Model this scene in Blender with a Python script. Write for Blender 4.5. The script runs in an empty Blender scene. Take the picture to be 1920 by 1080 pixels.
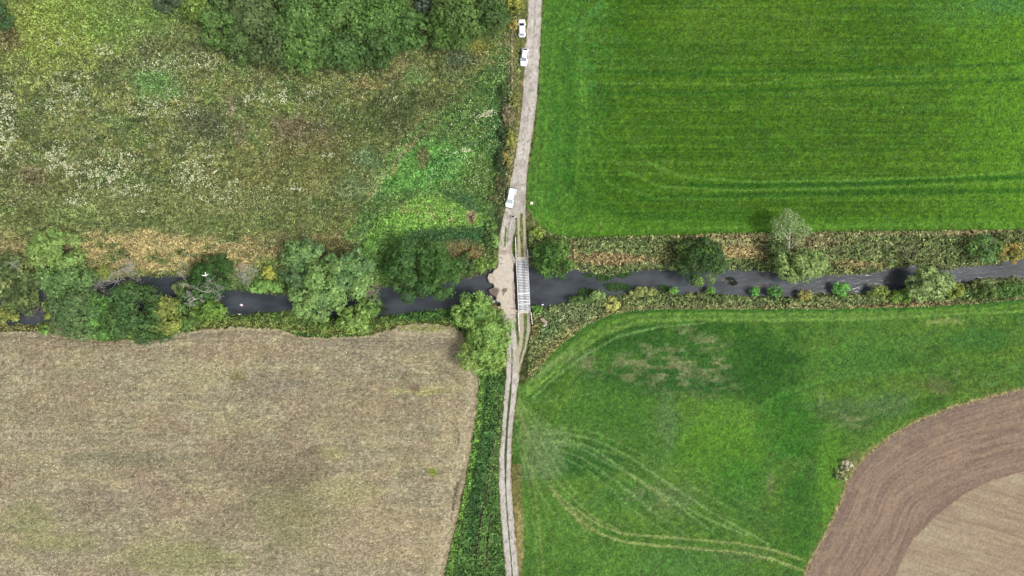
import bpy, bmesh, math
import numpy as np
from mathutils import Vector, Matrix

C = bpy.context.scene.collection
SC = bpy.context.scene
CAM_H = 160.0          # metres above the ground; 24 mm lens -> 240 m of ground across the picture

# ------------------------------------------------------------------ camera
cam_d = bpy.data.cameras.new('camera'); cam = bpy.data.objects.new('camera', cam_d); C.objects.link(cam)
cam.location = (0, 0, CAM_H); cam.rotation_euler = (0, 0, 0)
cam_d.sensor_width = 36; cam_d.lens = 24; cam_d.clip_start = 0.5; cam_d.clip_end = 6000
SC.camera = cam

# ------------------------------------------------------------------ world and sun (bright overcast)
SUN_EL, SUN_AZ = math.radians(58), math.radians(20)     # azimuth measured from +x towards -y
world = bpy.data.worlds.new('World'); SC.world = world; world.use_nodes = True
nt = world.node_tree; nt.nodes.clear()
sky = nt.nodes.new('ShaderNodeTexSky'); sky.sky_type = 'NISHITA'; sky.sun_disc = False
sky.sun_elevation = SUN_EL; sky.sun_rotation = math.radians(110)
sky.air_density = 1.0; sky.dust_density = 4.0; sky.ozone_density = 1.0
hs = nt.nodes.new('ShaderNodeHueSaturation'); hs.inputs['Saturation'].default_value = 0.22
bg = nt.nodes.new('ShaderNodeBackground'); bg.inputs['Strength'].default_value = 0.10
wo = nt.nodes.new('ShaderNodeOutputWorld')
nt.links.new(sky.outputs[0], hs.inputs['Color']); nt.links.new(hs.outputs[0], bg.inputs['Color']); nt.links.new(bg.outputs[0], wo.inputs['Surface'])
sun_d = bpy.data.lights.new('sun', 'SUN'); sun = bpy.data.objects.new('sun', sun_d); C.objects.link(sun)
sun_d.energy = 1.5; sun_d.angle = math.radians(11); sun_d.color = (1.0, 0.97, 0.92)
sd = Vector((math.cos(SUN_EL)*math.cos(SUN_AZ), -math.cos(SUN_EL)*math.sin(SUN_AZ), math.sin(SUN_EL)))
sun.rotation_euler = sd.to_track_quat('Z', 'Y').to_euler()
SC.view_settings.view_transform = 'Standard'; SC.view_settings.look = 'None'
SC.view_settings.gamma = 1; SC.view_settings.exposure = 0.78
K = 0.62               # albedo = K * (linear value of the colour seen in daylight)
DESAT = 0.15
KV = 1.0               # the same for foliage built from leaves, which shade one another

# ------------------------------------------------------------------ helpers
f32 = np.float32
def lin(c):
    c = np.asarray(c, dtype=f32)/255.0
    return np.where(c <= 0.04045, c/12.92, ((c+0.055)/1.055)**2.4).astype(f32)
def P(px, py, z=0.0):                      # photo-sized coordinates -> metres at height z
    s = (CAM_H - z)/CAM_H/8.0
    return ((px-960)*s, (540-py)*s)
def hsh(i, j, seed):
    h = (i.astype(np.int64)*374761393 + j.astype(np.int64)*668265263 + seed*1274126177) & 0xffffffff
    h = ((h ^ (h >> 13))*1274126177) & 0xffffffff
    return ((h ^ (h >> 16)) & 0xffff).astype(f32)/65535.0
def noise(x, y, seed=0):                   # smooth value noise, 0..1
    xi = np.floor(x); yi = np.floor(y); fx = (x-xi).astype(f32); fy = (y-yi).astype(f32)
    fx = fx*fx*(3-2*fx); fy = fy*fy*(3-2*fy); xi = xi.astype(np.int64); yi = yi.astype(np.int64)
    a = hsh(xi, yi, seed); b = hsh(xi+1, yi, seed); c = hsh(xi, yi+1, seed); d = hsh(xi+1, yi+1, seed)
    return a+(b-a)*fx + (c-a)*fy + (a-b-c+d)*fx*fy
def fbm(x, y, seed=0, oct=4):
    s = 0; a = 0.5; t = 0
    for k in range(oct):
        s = s + a*noise(x*2**k+17.3*k, y*2**k-9.1*k, seed+k); t += a; a *= 0.55
    return s/t
def sstep(e0, e1, x):
    t = np.clip((x-e0)/(e1-e0), 0, 1); return t*t*(3-2*t)
def seg_dist(X, Y, pts, closed=False, sgn=False):
    pts = [tuple(map(float, p)) for p in pts]
    n = len(pts); D = np.full(X.shape, 1e12, f32); ins = np.zeros(X.shape, bool)
    for i in range(n if closed else n-1):
        (x0, y0), (x1, y1) = pts[i], pts[(i+1) % n]
        dx, dy = x1-x0, y1-y0; L = dx*dx+dy*dy+1e-9
        t = np.clip(((X-x0)*dx+(Y-y0)*dy)/L, 0, 1)
        D = np.minimum(D, (X-x0-t*dx)**2+(Y-y0-t*dy)**2)
        if sgn and y0 != y1:
            c = ((y0 > Y) != (y1 > Y)) & (X < (x1-x0)*(Y-y0)/(y1-y0)+x0)
            ins ^= c
    D = np.sqrt(D)
    return np.where(ins, -D, D) if sgn else D

# materials ----------------------------------------------------------
def new_mat(name):
    m = bpy.data.materials.new(name); m.use_nodes = True; nt = m.node_tree
    return m, nt, nt.nodes['Principled BSDF']
def plain(name, col, rough=0.6, metal=0.0, spec=0.5, coat=0.0, nz=0.08, scale=6.0):
    m, nt, b = new_mat(name)
    tc = nt.nodes.new('ShaderNodeTexCoord'); n = nt.nodes.new('ShaderNodeTexNoise'); n.inputs['Scale'].default_value = scale; n.inputs['Detail'].default_value = 5
    nt.links.new(tc.outputs['Object'], n.inputs['Vector'])
    mr = nt.nodes.new('ShaderNodeMapRange'); mr.inputs['To Min'].default_value = 1-nz; mr.inputs['To Max'].default_value = 1+nz
    nt.links.new(n.outputs['Fac'], mr.inputs['Value'])
    mx = nt.nodes.new('ShaderNodeVectorMath'); mx.operation = 'SCALE'; mx.inputs[0].default_value = col[:3]
    nt.links.new(mr.outputs[0], mx.inputs['Scale']); nt.links.new(mx.outputs[0], b.inputs['Base Color'])
    b.inputs['Roughness'].default_value = rough; b.inputs['Metallic'].default_value = metal
    b.inputs['Specular IOR Level'].default_value = spec; b.inputs['Coat Weight'].default_value = coat
    return m
def ground_mat(name, s1, a1, s2, a2, bump, aniso=(1, 1, 1), rough=0.95):
    m, nt, b = new_mat(name); L = nt.links.new
    at = nt.nodes.new('ShaderNodeAttribute'); at.attribute_name = 'Col'
    tc = nt.nodes.new('ShaderNodeTexCoord'); mp = nt.nodes.new('ShaderNodeMapping'); mp.inputs['Scale'].default_value = aniso
    L(tc.outputs['Object'], mp.inputs['Vector'])
    fac = None
    for s, a in ((s1, a1), (s2, a2)):
        n = nt.nodes.new('ShaderNodeTexNoise'); n.inputs['Scale'].default_value = s; n.inputs['Detail'].default_value = 3; n.inputs['Roughness'].default_value = 0.6
        L(mp.outputs[0], n.inputs['Vector'])
        mr = nt.nodes.new('ShaderNodeMapRange'); mr.inputs['From Min'].default_value = 0.28; mr.inputs['From Max'].default_value = 0.72
        mr.inputs['To Min'].default_value = 1-a; mr.inputs['To Max'].default_value = 1+a
        L(n.outputs['Fac'], mr.inputs['Value'])
        if fac is None: fac = mr.outputs[0]
        else:
            mu = nt.nodes.new('ShaderNodeMath'); mu.operation = 'MULTIPLY'; L(fac, mu.inputs[0]); L(mr.outputs[0], mu.inputs[1]); fac = mu.outputs[0]
    sc = nt.nodes.new('ShaderNodeVectorMath'); sc.operation = 'SCALE'; L(at.outputs['Color'], sc.inputs[0]); L(fac, sc.inputs['Scale'])
    L(sc.outputs[0], b.inputs['Base Color'])
    bp = nt.nodes.new('ShaderNodeBump'); bp.inputs['Strength'].default_value = 0.8; bp.inputs['Distance'].default_value = bump
    L(fac, bp.inputs['Height']); L(bp.outputs[0], b.inputs['Normal'])
    b.inputs['Roughness'].default_value = rough; b.inputs['Specular IOR Level'].default_value = 0.15
    return m
def leaf_mat(name, trans=0.10):
    m, nt, b = new_mat(name); L = nt.links.new
    at = nt.nodes.new('ShaderNodeAttribute'); at.attribute_name = 'Col'
    tc = nt.nodes.new('ShaderNodeTexCoord'); n = nt.nodes.new('ShaderNodeTexNoise'); n.inputs['Scale'].default_value = 0.5; n.inputs['Detail'].default_value = 4
    L(tc.outputs['Object'], n.inputs['Vector'])
    mr = nt.nodes.new('ShaderNodeMapRange'); mr.inputs['To Min'].default_value = 0.8; mr.inputs['To Max'].default_value = 1.2; L(n.outputs['Fac'], mr.inputs['Value'])
    sc = nt.nodes.new('ShaderNodeVectorMath'); sc.operation = 'SCALE'; L(at.outputs['Color'], sc.inputs[0]); L(mr.outputs[0], sc.inputs['Scale'])
    L(sc.outputs[0], b.inputs['Base Color']); b.inputs['Roughness'].default_value = 0.6; b.inputs['Specular IOR Level'].default_value = 0.3
    tr = nt.nodes.new('ShaderNodeBsdfTranslucent'); L(sc.outputs[0], tr.inputs['Color'])
    mx = nt.nodes.new('ShaderNodeMixShader'); mx.inputs[0].default_value = trans
    out = nt.nodes['Material Output']; L(b.outputs[0], mx.inputs[1]); L(tr.outputs[0], mx.inputs[2]); L(mx.outputs[0], out.inputs['Surface'])
    return m
M_LEAF = leaf_mat('leaf'); M_PLANT = leaf_mat('plant', 0.08); M_STRAW = leaf_mat('straw', 0.05)
M_BARK = plain('bark', (0.12, 0.10, 0.075), 0.9, nz=0.3); M_PALEBARK = plain('pale_bark', (0.42, 0.40, 0.33), 0.85, nz=0.2)
M_DEAD = plain('dead_wood', (0.50, 0.48, 0.43), 0.85, nz=0.2)

# objects ------------------------------------------------------------
def tag(o, label=None, cat=None, group=None, kind=None):
    if label: o['label'] = label
    if cat: o['category'] = cat
    if group: o['group'] = group
    if kind: o['kind'] = kind
    return o
def empty(name, loc, rz=0.0):
    o = bpy.data.objects.new(name, None); C.objects.link(o); o.location = loc; o.rotation_euler = (0, 0, rz); o.empty_display_size = 0.3
    return o
def link(name, me, mat, parent=None):
    o = bpy.data.objects.new(name, me); C.objects.link(o)
    if mat: me.materials.append(mat)
    if parent: o.parent = parent
    return o
def np_mesh(name, V, F, smooth=False):     # F: (n,k) array of one face size
    me = bpy.data.meshes.new(name); k = F.shape[1]; n = F.shape[0]
    me.vertices.add(len(V)); me.vertices.foreach_set('co', np.ascontiguousarray(V, f32).ravel())
    me.loops.add(n*k); me.loops.foreach_set('vertex_index', np.ascontiguousarray(F, np.int32).ravel())
    me.polygons.add(n); me.polygons.foreach_set('loop_start', np.arange(0, n*k, k, dtype=np.int32))
    me.polygons.foreach_set('use_smooth', np.full(n, smooth, bool))
    me.update(calc_edges=True)
    return me
def set_col(me, col, domain):
    a = me.color_attributes.new('Col', 'FLOAT_COLOR', domain) if domain != 'FACE' else me.attributes.new('Col', 'FLOAT_COLOR', 'FACE')
    c4 = np.ones((len(col), 4), f32); c4[:, :3] = col
    a.data.foreach_set('color', c4.ravel())
def leaves_mesh(name, cen, nrm, ln, wd, col, rng, along=None):
    """one rhombus per leaf; cen,nrm (n,3); ln,wd (n,)"""
    n = len(cen); nrm = nrm/(np.linalg.norm(nrm, axis=1, keepdims=True)+1e-9)
    r = rng.normal(size=(n, 3)) if along is None else along
    t = r - (r*nrm).sum(1, keepdims=True)*nrm; t /= (np.linalg.norm(t, axis=1, keepdims=True)+1e-9)
    b = np.cross(nrm, t)
    V = np.empty((n, 4, 3), f32)
    V[:, 0] = cen - t*ln[:, None]*0.5; V[:, 2] = cen + t*ln[:, None]*0.5
    V[:, 1] = cen + b*wd[:, None]*0.5 - t*ln[:, None]*0.08; V[:, 3] = cen - b*wd[:, None]*0.5 - t*ln[:, None]*0.08
    lum = (col*np.array([.25, .6, .15])).sum(1, keepdims=True); col = np.clip(col*(1-DESAT)+lum*DESAT*np.array([1.0, 1.02, .62]), .003, .9)
    me = np_mesh(name, V.reshape(-1, 3), np.arange(4*n).reshape(n, 4))
    set_col(me, col, 'FACE')
    return me

# ------------------------------------------------------------------ GROUND PLAN (picture-sized plan units, 8 to the metre)
FAR = 14000
RN = [(-FAR, 550), (0, 548), (70, 545), (150, 535), (240, 525), (280, 522), (345, 520), (390, 535), (425, 548), (460, 549), (500, 553), (545, 556), (620, 550), (712, 540), (780, 545),
      (840, 530), (870, 524), (900, 519), (918, 512), (940, 504), (965, 500), (998, 500), (1040, 512), (1060, 518), (1077, 506), (1096, 513), (1124, 516), (1145, 520), (1190, 511), (1227, 507), (1261, 508),
      (1300, 512), (1359, 506), (1400, 508), (1450, 512), (1533, 519), (1584, 518), (1640, 514), (1680, 505), (1723, 500), (1765, 508), (1823, 502), (1873, 495), (1920, 485), (FAR, 300)]
RS = [(-FAR, 610), (0, 606), (60, 606), (90, 599), (150, 592), (280, 580), (345, 576), (418, 588), (453, 588), (471, 584), (547, 580), (620, 592), (689, 595), (724, 588), (751, 587), (792, 580),
      (843, 577), (880, 572), (925, 566), (945, 566), (968, 574), (998, 578), (1020, 573), (1040, 569), (1085, 560), (1120, 556), (1150, 551), (1171, 549), (1182, 541), (1214, 537), (1237, 542), (1257, 547),
      (1284, 549), (1321, 542), (1359, 549), (1400, 551), (1482, 552), (1543, 547), (1604, 548), (1650, 541), (1673, 543), (1697, 536), (1740, 534), (1807, 532), (1840, 521), (1920, 518), (FAR, 340)]
RIVER = RN + RS[::-1]
STUB = [(-FAR, 624), (0, 623), (60, 621), (130, 630), (200, 640), (290, 638), (350, 622), (450, 614), (520, 618), (555, 631), (600, 635), (700, 629), (755, 611), (790, 607), (835, 610), (862, 622), (882, 645),
        (893, 680), (897, 720), (892, 770), (884, 830), (874, 890), (862, 950), (850, 1000), (838, 1050), (830, 1085), (700, FAR), (-FAR, FAR)]
PLOUGH = [(FAR, 560), (1920, 731), (1850, 747), (1780, 767), (1720, 791), (1670, 820), (1630, 852), (1608, 875), (1592, 905), (1575, 950), (1548, 1005), (1520, 1055), (1508, 1085), (1100, FAR), (FAR, FAR)]
PLIN = [(FAR, 700), (1920, 884), (1860, 900), (1805, 928), (1755, 968), (1712, 1012), (1692, 1050), (1676, 1085), (1500, FAR), (FAR, FAR)]
NEF = [(1030, -FAR), (1018, 0), (1014, 100), (1009, 190), (1001, 260), (993, 310), (988, 350), (988, 392), (1000, 405), (1012, 425), (1035, 437), (1068, 444), (1200, 442), (1400, 436), (1600, 433), (1800, 431), (1930, 428), (FAR, 340), (FAR, -FAR)]
SEF = [(974, 722), (990, 712), (1012, 690), (1035, 662), (1065, 635), (1100, 610), (1140, 591), (1180, 583), (1240, 579), (1400, 579), (1550, 579), (1700, 576), (1830, 569), (1930, 560), (FAR, 420), (FAR, 560)] + PLOUGH[1:-2] + [(1100, FAR), (960, FAR), (974, 1085), (968, 1000), (963, 950), (961, 880), (963, 820), (968, 765)]
TR_MAIN = [(1010, -FAR), (991, -10), (988, 50), (985, 100), (982, 150), (979, 200), (973, 250), (967, 290), (962, 320), (957, 345), (951, 380), (943, 412), (939, 430), (936, 450), (935, 470), (934, 500), (927, 505), (923, 512), (915.5, 513.5), (914, 522), (917, 530), (924, 533), (926.5, 537), (921, 541), (915.5, 543), (919, 551), (930, 558), (938, 570), (941, 585), (944, 602),
           (950, 626), (953, 640), (951, 660), (950, 680), (949, 712), (945, 750), (942, 800), (937, 850), (936, 900), (938, 950), (942, 1000), (947, 1050), (950, 1085), (1000, FAR),
           (1022, FAR), (972, 1085), (971, 1060), (966, 1010), (961, 950), (958, 900), (958, 850), (961, 800), (967, 750), (972, 710), (974, 695), (979, 680), (986, 655), (990, 640), (994, 620), (995, 583), (990, 487), (986, 440), (985, 405), (985, 390), (986, 347), (991, 300), (998, 252), (1006, 190), (1010, 130), (1013, 80), (1016, 0), (1036, -FAR)]
FORD = [(935, 462), (935, 490), (934, 500), (927, 505), (923, 512), (915.5, 513.5), (914, 522), (917, 530), (924, 533), (926.5, 537), (921, 541), (915.5, 543), (919, 551), (930, 558), (938, 570), (941, 585), (944, 604), (967, 604), (967, 590), (966, 570), (965, 545), (963.5, 520), (962, 490), (958, 478), (957, 462)]
# grass islands inside the track's outline
ISLES = [[(968.5, 402), (966, 430), (962, 445), (959.5, 465), (962, 480), (965.5, 486), (968, 487), (971, 486), (970.5, 440), (969.5, 410)],
         [(975, 400), (975, 440), (977, 484), (982, 485), (981.5, 440), (980, 400)],
         [(948, 425), (946, 440), (944.5, 463), (948, 464), (949.5, 440), (950, 426)],
         [(968, 583), (970, 600), (974, 635), (972, 650), (969, 642), (967, 620), (966, 604)],
         [(982, 586), (982.5, 620), (979, 650), (974, 672), (972.5, 694), (974, 680), (979, 665), (985, 645), (988, 620), (989, 588)],
         [(953.5, 609), (957, 609), (958.5, 630), (957, 632), (955, 629)],
         [(958.5, 650), (961, 655), (961.5, 670), (960.5, 690), (959, 692), (959, 670)]]
MEDIAN = [(960, 692), (959, 712), (955.5, 750), (951, 800), (948, 850), (948, 905), (950, 950), (954, 1000), (958.5, 1050), (961, 1085)]
MEDIAN_N = [(999, 100), (996, 140), (993, 190), (988, 235), (983, 275), (980, 300)]

def axis(c0, c1, fine0, fine1, dc, df, far):
    a = list(np.arange(c0, fine0, dc)) + list(np.arange(fine0, fine1, df)) + list(np.arange(fine1, c1+1e-6, dc))
    s, x = dc, a[-1]; up = []
    while x < far: s *= 1.25; x += s; up.append(x)
    s, x = dc, a[0]; dn = []
    while x > -far: s *= 1.25; x -= s; dn.append(x)
    return np.array(dn[::-1] + a + up, dtype=np.float64)
gx = axis(-126, 126, -7.0, 7.0, 0.25, 0.125, 1500)
gy = axis(-73, 73, -9.0, 12.0, 0.25, 0.16, 1500)
WX, WY = np.meshgrid(gx, gy); NX, NY = len(gx), len(gy)
X = (960+8*WX).astype(f32); Y = (540-8*WY).astype(f32)
n1 = fbm(X/9, Y/9, 1, 3)-0.5; n2 = fbm(X/3, Y/3, 5, 2)-0.5
def sdf(poly, rag=0.0): return seg_dist(X, Y, poly, True, True) + rag*(n1*1.3+n2)
d_riv = sdf(RIVER, 5); d_stub = sdf(STUB, 5); d_pl = sdf(PLOUGH, 3); d_pli = sdf(PLIN, 2); d_ne = sdf(NEF, 3.5); d_se = sdf(SEF, 3)
d_tr = sdf(TR_MAIN, 2.0); d_ford = sdf(FORD, 1.2)
d_isle = np.full(X.shape, 1e6, f32)
for isl in ISLES: d_isle = np.minimum(d_isle, sdf(isl, 1.0))
d_med = seg_dist(X, Y, MEDIAN) - 0.9 + 1.1*(n1+n2) - 1.1*sstep(690, 760, Y)*(1-sstep(870, 930, Y))
d_medn = seg_dist(X, Y, MEDIAN_N) + 0.6 + 3.0*(n1+n2)

# heights
Z = np.zeros(X.shape, f32)
Z += 0.10*(fbm(X/60, Y/60, 40, 3)-0.5)
Z -= 2.3*sstep(10, -4, d_riv)
Z = np.where(d_ford < 0, 0.03*n1, Z)
veg = np.ones(X.shape, f32)

# colours (as seen in daylight) --------------------------------------
def nz(sx, sy, seed, o=4): return fbm(X/sx, Y/sy, seed, o)
col = np.empty(X.shape+(3,), f32)
col[:] = (124, 134, 70)
def mix(mask, c):
    mask = np.clip(mask, 0, 1)[..., None]; col[:] = col*(1-mask) + np.asarray(c, f32)*mask
rag_l = nz(22, 18, 60, 4)-0.5
def blob(cx, cy, rx, ry, ang=0.0, soft=0.5, rag=1.2):
    a = math.radians(ang); dx = X-cx; dy = Y-cy
    u = (dx*math.cos(a)+dy*math.sin(a))/rx; v = (-dx*math.sin(a)+dy*math.cos(a))/ry
    return sstep(1+soft, 1-soft, np.sqrt(u*u+v*v)+rag*rag_l+0.5*n1)
def line(pts, w, soft=0.6):
    d = seg_dist(X, Y, pts) + w*1.2*(n1+n2)
    return sstep(w*(1+soft), w*(1-soft), d)
in_mead = sstep(2, -2, np.maximum(X-975, Y-560))
# -- the rough meadow, north west
a = nz(38, 30, 11); mix(sstep(.42, .62, a), (92, 108, 58))
a = nz(55, 45, 13); mix(sstep(.5, .7, a)*.6, (124, 130, 76))
a = nz(18, 14, 15); mix(sstep(.52, .68, a)*.6, (78, 94, 54))
a = nz(30, 20, 16); mix(sstep(.55, .72, a)*.5, (132, 132, 70))
mix(sstep(.55, .66, nz(8, 6, 17))*.45, (80, 98, 56)); mix(sstep(.56, .66, nz(6, 5, 18))*.55, (146, 150, 112)); mix(sstep(.56, .68, nz(12, 10, 19))*.22, (122, 116, 86)); mix(sstep(.57, .7, nz(26, 18, 20))*.5, (104, 132, 66))
mix(blob(110, 45, 150, 80, -10)*.85, (136, 156, 66)); mix(blob(240, 30, 110, 50)*.5, (100, 140, 60)); mix(blob(15, 75, 25, 25)*.7, (98, 88, 62))
mix(blob(295, 150, 36, 34, 0, .7, 2.2)*.8, (106, 150, 80)); mix(blob(330, 110, 26, 18, 0, .7, 2)*.6, (104, 144, 70))
for bx, by, rx, ry, c, k in [(385, 235, 45, 26, (84, 92, 66), .7), (435, 200, 9, 16, (160, 146, 118), .8), (450, 255, 14, 20, (130, 118, 92), .6), (575, 255, 70, 32, (122, 108, 82), .55), (540, 240, 30, 22, (112, 100, 78), .6), (735, 215, 50, 40, (74, 88, 48), .75),
                            (800, 190, 60, 22, (84, 98, 54), .6), (640, 300, 90, 40, (112, 112, 58), .5), (90, 350, 60, 35, (100, 100, 62), .5), (60, 320, 30, 20, (120, 106, 82), .5), (480, 330, 140, 50, (118, 118, 66), .55), (560, 380, 60, 18, (88, 112, 60), .5),
                            (745, 120, 30, 22, (134, 126, 82), .6), (780, 145, 20, 16, (100, 140, 72), .6), (690, 160, 26, 10, (144, 128, 80), .6), (330, 100, 60, 30, (104, 108, 70), .5), (680, 245, 40, 40, (96, 116, 56), .4), (865, 110, 26, 16, (88, 108, 84), .6),
                            (905, 90, 22, 12, (136, 138, 56), .7), (950, 80, 14, 12, (140, 128, 92), .6), (320, 380, 300, 28, (120, 128, 76), .6), (420, 420, 260, 16, (104, 122, 66), .5), (120, 400, 70, 24, (118, 140, 76), .6), (60, 400, 30, 16, (92, 96, 54), .6), (30, 430, 60, 14, (122, 138, 80), .6)]:
    mix(blob(bx, by, rx, ry)*k, c)
tanN = nz(26, 10, 21)
mix(blob(310, 474, 270, 38, 2)*sstep(.25, .58, tanN)*in_mead, (178, 160, 108)); mix(blob(530, 460, 90, 26, -8)*sstep(.4, .6, tanN)*.8, (150, 136, 92)); mix(blob(30, 470, 50, 28)*.8, (160, 148, 100)); mix(blob(640, 445, 40, 14)*.7, (142, 128, 86))
mix(blob(620, 470, 46, 22, 10)*.6, (96, 92, 58))
GZ = [(975, 80), (958, 120), (948, 330), (935, 440), (900, 470), (700, 540), (690, 460), (640, 440), (690, 380), (735, 300), (790, 235), (850, 200), (905, 130), (950, 90)]
gz = sstep(8, -8, sdf(GZ, 42))
mix(gz*.85, (94, 132, 60)); mix(gz*sstep(.5, .7, nz(20, 16, 23))*.6, (98, 132, 62)); mix(gz*sstep(.50, .64, nz(9, 8, 24))*.7, (58, 98, 46)); mix(gz*sstep(.52, .64, nz(7, 6, 27))*.5, (112, 142, 86))
mix(blob(800, 315, 85, 42, -15)*.85, (100, 162, 68)); mix(blob(850, 300, 26, 26)*.7, (104, 160, 78)); mix(blob(690, 300, 30, 20)*.7, (104, 134, 92)); mix(blob(670, 345, 34, 30)*.6, (104, 128, 80)); mix(blob(870, 372, 30, 14, 30)*.5, (52, 98, 60)); mix(blob(795, 296, 12, 18)*.8, (112, 104, 66))
mix(blob(900, 330, 30, 40)*.5, (106, 134, 60)); mix(blob(930, 250, 16, 70)*.35, (58, 112, 56))
TRI = [(690, 440), (720, 405), (775, 372), (830, 368), (880, 392), (912, 412), (900, 424), (840, 428), (760, 440), (715, 462), (690, 500), (680, 470)]
mix(sstep(6, -6, sdf(TRI, 14))*.95, (120, 170, 66)); 
mix(blob(790, 395, 46, 16, 10)*sstep(.5, .62, nz(9, 7, 26))*.7, (158, 158, 100)); mix(blob(885, 407, 9, 11, 20)*.95, (160, 140, 112)); mix(blob(848, 412, 9, 5)*.7, (160, 150, 98)); mix(blob(883, 407, 4, 3), (96, 82, 70))
for k in range(7):
    o = k*6.5
    mix(line([(812+o, 335), (800+o, 318), (806+o, 300), (822+o, 288+o*.2)], 1.0)*.7, (44, 104, 52))
mix(line([(760, 300), (740, 335), (705, 385)], 1.2)*.5, (50, 100, 44)); mix(line([(775, 268), (720, 330), (692, 370)], 4)*.6, (152, 146, 100)); mix(line([(812, 232), (780, 262), (765, 280)], 4)*.5, (140, 120, 84)); mix(blob(742, 318, 4, 12, 35)*.8, (160, 156, 86))
mix(blob(820, 440, 95, 12, -4)*.85, (62, 100, 54)); mix(blob(880, 445, 26, 12)*.6, (56, 106, 64)); mix(blob(870, 470, 40, 16)*.8, (128, 108, 74)); mix(blob(722, 478, 40, 60)*.8, (90, 132, 58))
mix(blob(920, 460, 14, 36)*.6, (84, 112, 58)); mix(blob(505, 510, 26, 26)*.7, (98, 132, 56)); mix(blob(470, 535, 70, 12)*.6, (84, 118, 60))
# -- hedge foot and verge along the track's west side
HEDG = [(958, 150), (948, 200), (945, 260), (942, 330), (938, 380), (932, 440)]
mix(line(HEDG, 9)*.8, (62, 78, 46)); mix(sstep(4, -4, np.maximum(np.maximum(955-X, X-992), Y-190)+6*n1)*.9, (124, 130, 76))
mix(line([(960, 40), (960.5, 100), (961, 165)], 1.6)*.9, (170, 152, 118)); mix(line([(958, 50), (958, 160)], .8)*.6, (96, 80, 56))  # tan line is dry grass; the dark line left of it is a painted shadow
mix(line([(975, 170), (966, 230), (962, 290), (952, 340), (940, 400)], 6)*.7, (112, 120, 66)); mix(blob(955, 215, 8, 18)*.7, (136, 122, 100))
mix(line([(979, 150), (975, 200), (969, 250), (963, 290), (954, 345)], 1.6)*.7, (168, 140, 112))
# -- river banks
bank = sstep(3, -3, np.maximum(seg_dist(X, Y, [(-FAR, 565), (0, 575), (450, 568), (960, 540), (1400, 530), (1920, 500), (FAR, 330)])-170, 430-Y)) * ((X > 985) | (Y > 560))
mix(bank, (112, 128, 74)); mix(bank*sstep(.5, .62, nz(10, 7, 31))*.7, (134, 142, 92)); mix(bank*sstep(.55, .7, nz(14, 8, 32))*.7, (76, 100, 50))
wbank = bank*(X < 945)*(Y > 560)
mix(wbank*.9, (84, 112, 46)); mix(wbank*sstep(.45, .6, nz(14, 9, 33))*.6, (102, 124, 54)); mix(line([(350, 612), (450, 606), (540, 612), (600, 626), (700, 622), (760, 604), (840, 602)], 7)*.8*(Y > 580), (116, 126, 60)); mix(line([(560, 626), (620, 632), (690, 628)], 4)*.8, (84, 124, 54))
mix(blob(820, 590, 90, 12)*.7*(Y > 578), (62, 112, 46)); mix(blob(70, 612, 120, 8)*.7, (140, 126, 84)); mix(blob(930, 575, 12, 18)*.7*(Y > 560), (140, 118, 92))
NEb = sstep(2, -2, np.maximum(np.maximum(990-X, Y-530), -d_ne))
for bx, by, rx, ry, c, k in [(1150, 485, 88, 10, (172, 146, 104), .9), (1060, 475, 30, 18, (150, 130, 90), .6), (1410, 455, 60, 20, (160, 150, 104), .8), (1400, 475, 50, 12, (178, 152, 104), .85), (1530, 450, 46, 16, (150, 136, 98), .7), (1600, 497, 50, 9, (170, 140, 96), .75), (1320, 441, 130, 5, (160, 144, 100), .8),
                            (1240, 470, 20, 16, (120, 122, 70), .5), (1720, 490, 60, 12, (104, 116, 66), .5), (1700, 470, 24, 12, (120, 116, 88), .5), (1830, 436, 60, 5, (172, 152, 110), .8), (1650, 437, 120, 4, (156, 146, 102), .7), (1870, 450, 50, 14, (122, 134, 88), .7), (1480, 500, 130, 9, (84, 104, 60), .6), (1030, 455, 30, 14, (112, 136, 66), .6)]:
    mix(NEb*blob(bx, by, rx, ry)*k, c)
SEb = sstep(2, -2, np.maximum(np.maximum(985-X, 520-Y), -d_se))
mix(SEb*sstep(14, 3, d_se)*.6, (138, 128, 88)); mix(SEb*blob(1060, 600, 60, 26, -28)*.6, (120, 136, 96)); mix(SEb*blob(1040, 655, 55, 22, -48)*.8, (134, 130, 78)); mix(SEb*blob(1030, 612, 22, 22)*.6, (88, 122, 68)); mix(SEb*blob(1005, 612, 10, 20)*.7, (132, 122, 70)); mix(SEb*blob(1700, 572, 160, 6, -4)*.8, (134, 118, 80))
mix(SEb*blob(1860, 548, 90, 14, -4)*.7, (88, 122, 58))
# -- north-east pasture
F = sstep(1.2, -1.2, d_ne)
mix(F, (74, 114, 24))
mix(F*sstep(.45, .65, nz(110, 22, 51))*.5, (92, 128, 32)); mix(F*sstep(.5, .7, nz(160, 12, 52))*.5, (58, 98, 22)); mix(F*sstep(.48, .6, nz(220, 3.5, 58))*.5, (62, 102, 24)); mix(F*sstep(.5, .62, nz(260, 4, 59))*.45, (98, 142, 48)); mix(F*sstep(.5, .7, nz(40, 14, 57))*.4, (60, 104, 26))
mix(F*sstep(1650, 1950, X+60*n1)*.75, (100, 150, 38)); mix(F*sstep(1170, 1040, X+40*rag_l)*.7, (82, 134, 50)); mix(F*blob(1110, 60, 50, 110)*.6*sstep(.45, .6, nz(12, 12, 53)), (84, 146, 66)); mix(F*blob(1250, 110, 120, 60)*.35, (72, 112, 34)); mix(F*blob(1130, 200, 30, 30)*.4, (52, 100, 34))
mix(F*sstep(.56, .66, nz(16, 9, 54))*sstep(.45, .65, nz(120, 50, 55))*.5, (68, 112, 42))
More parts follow.
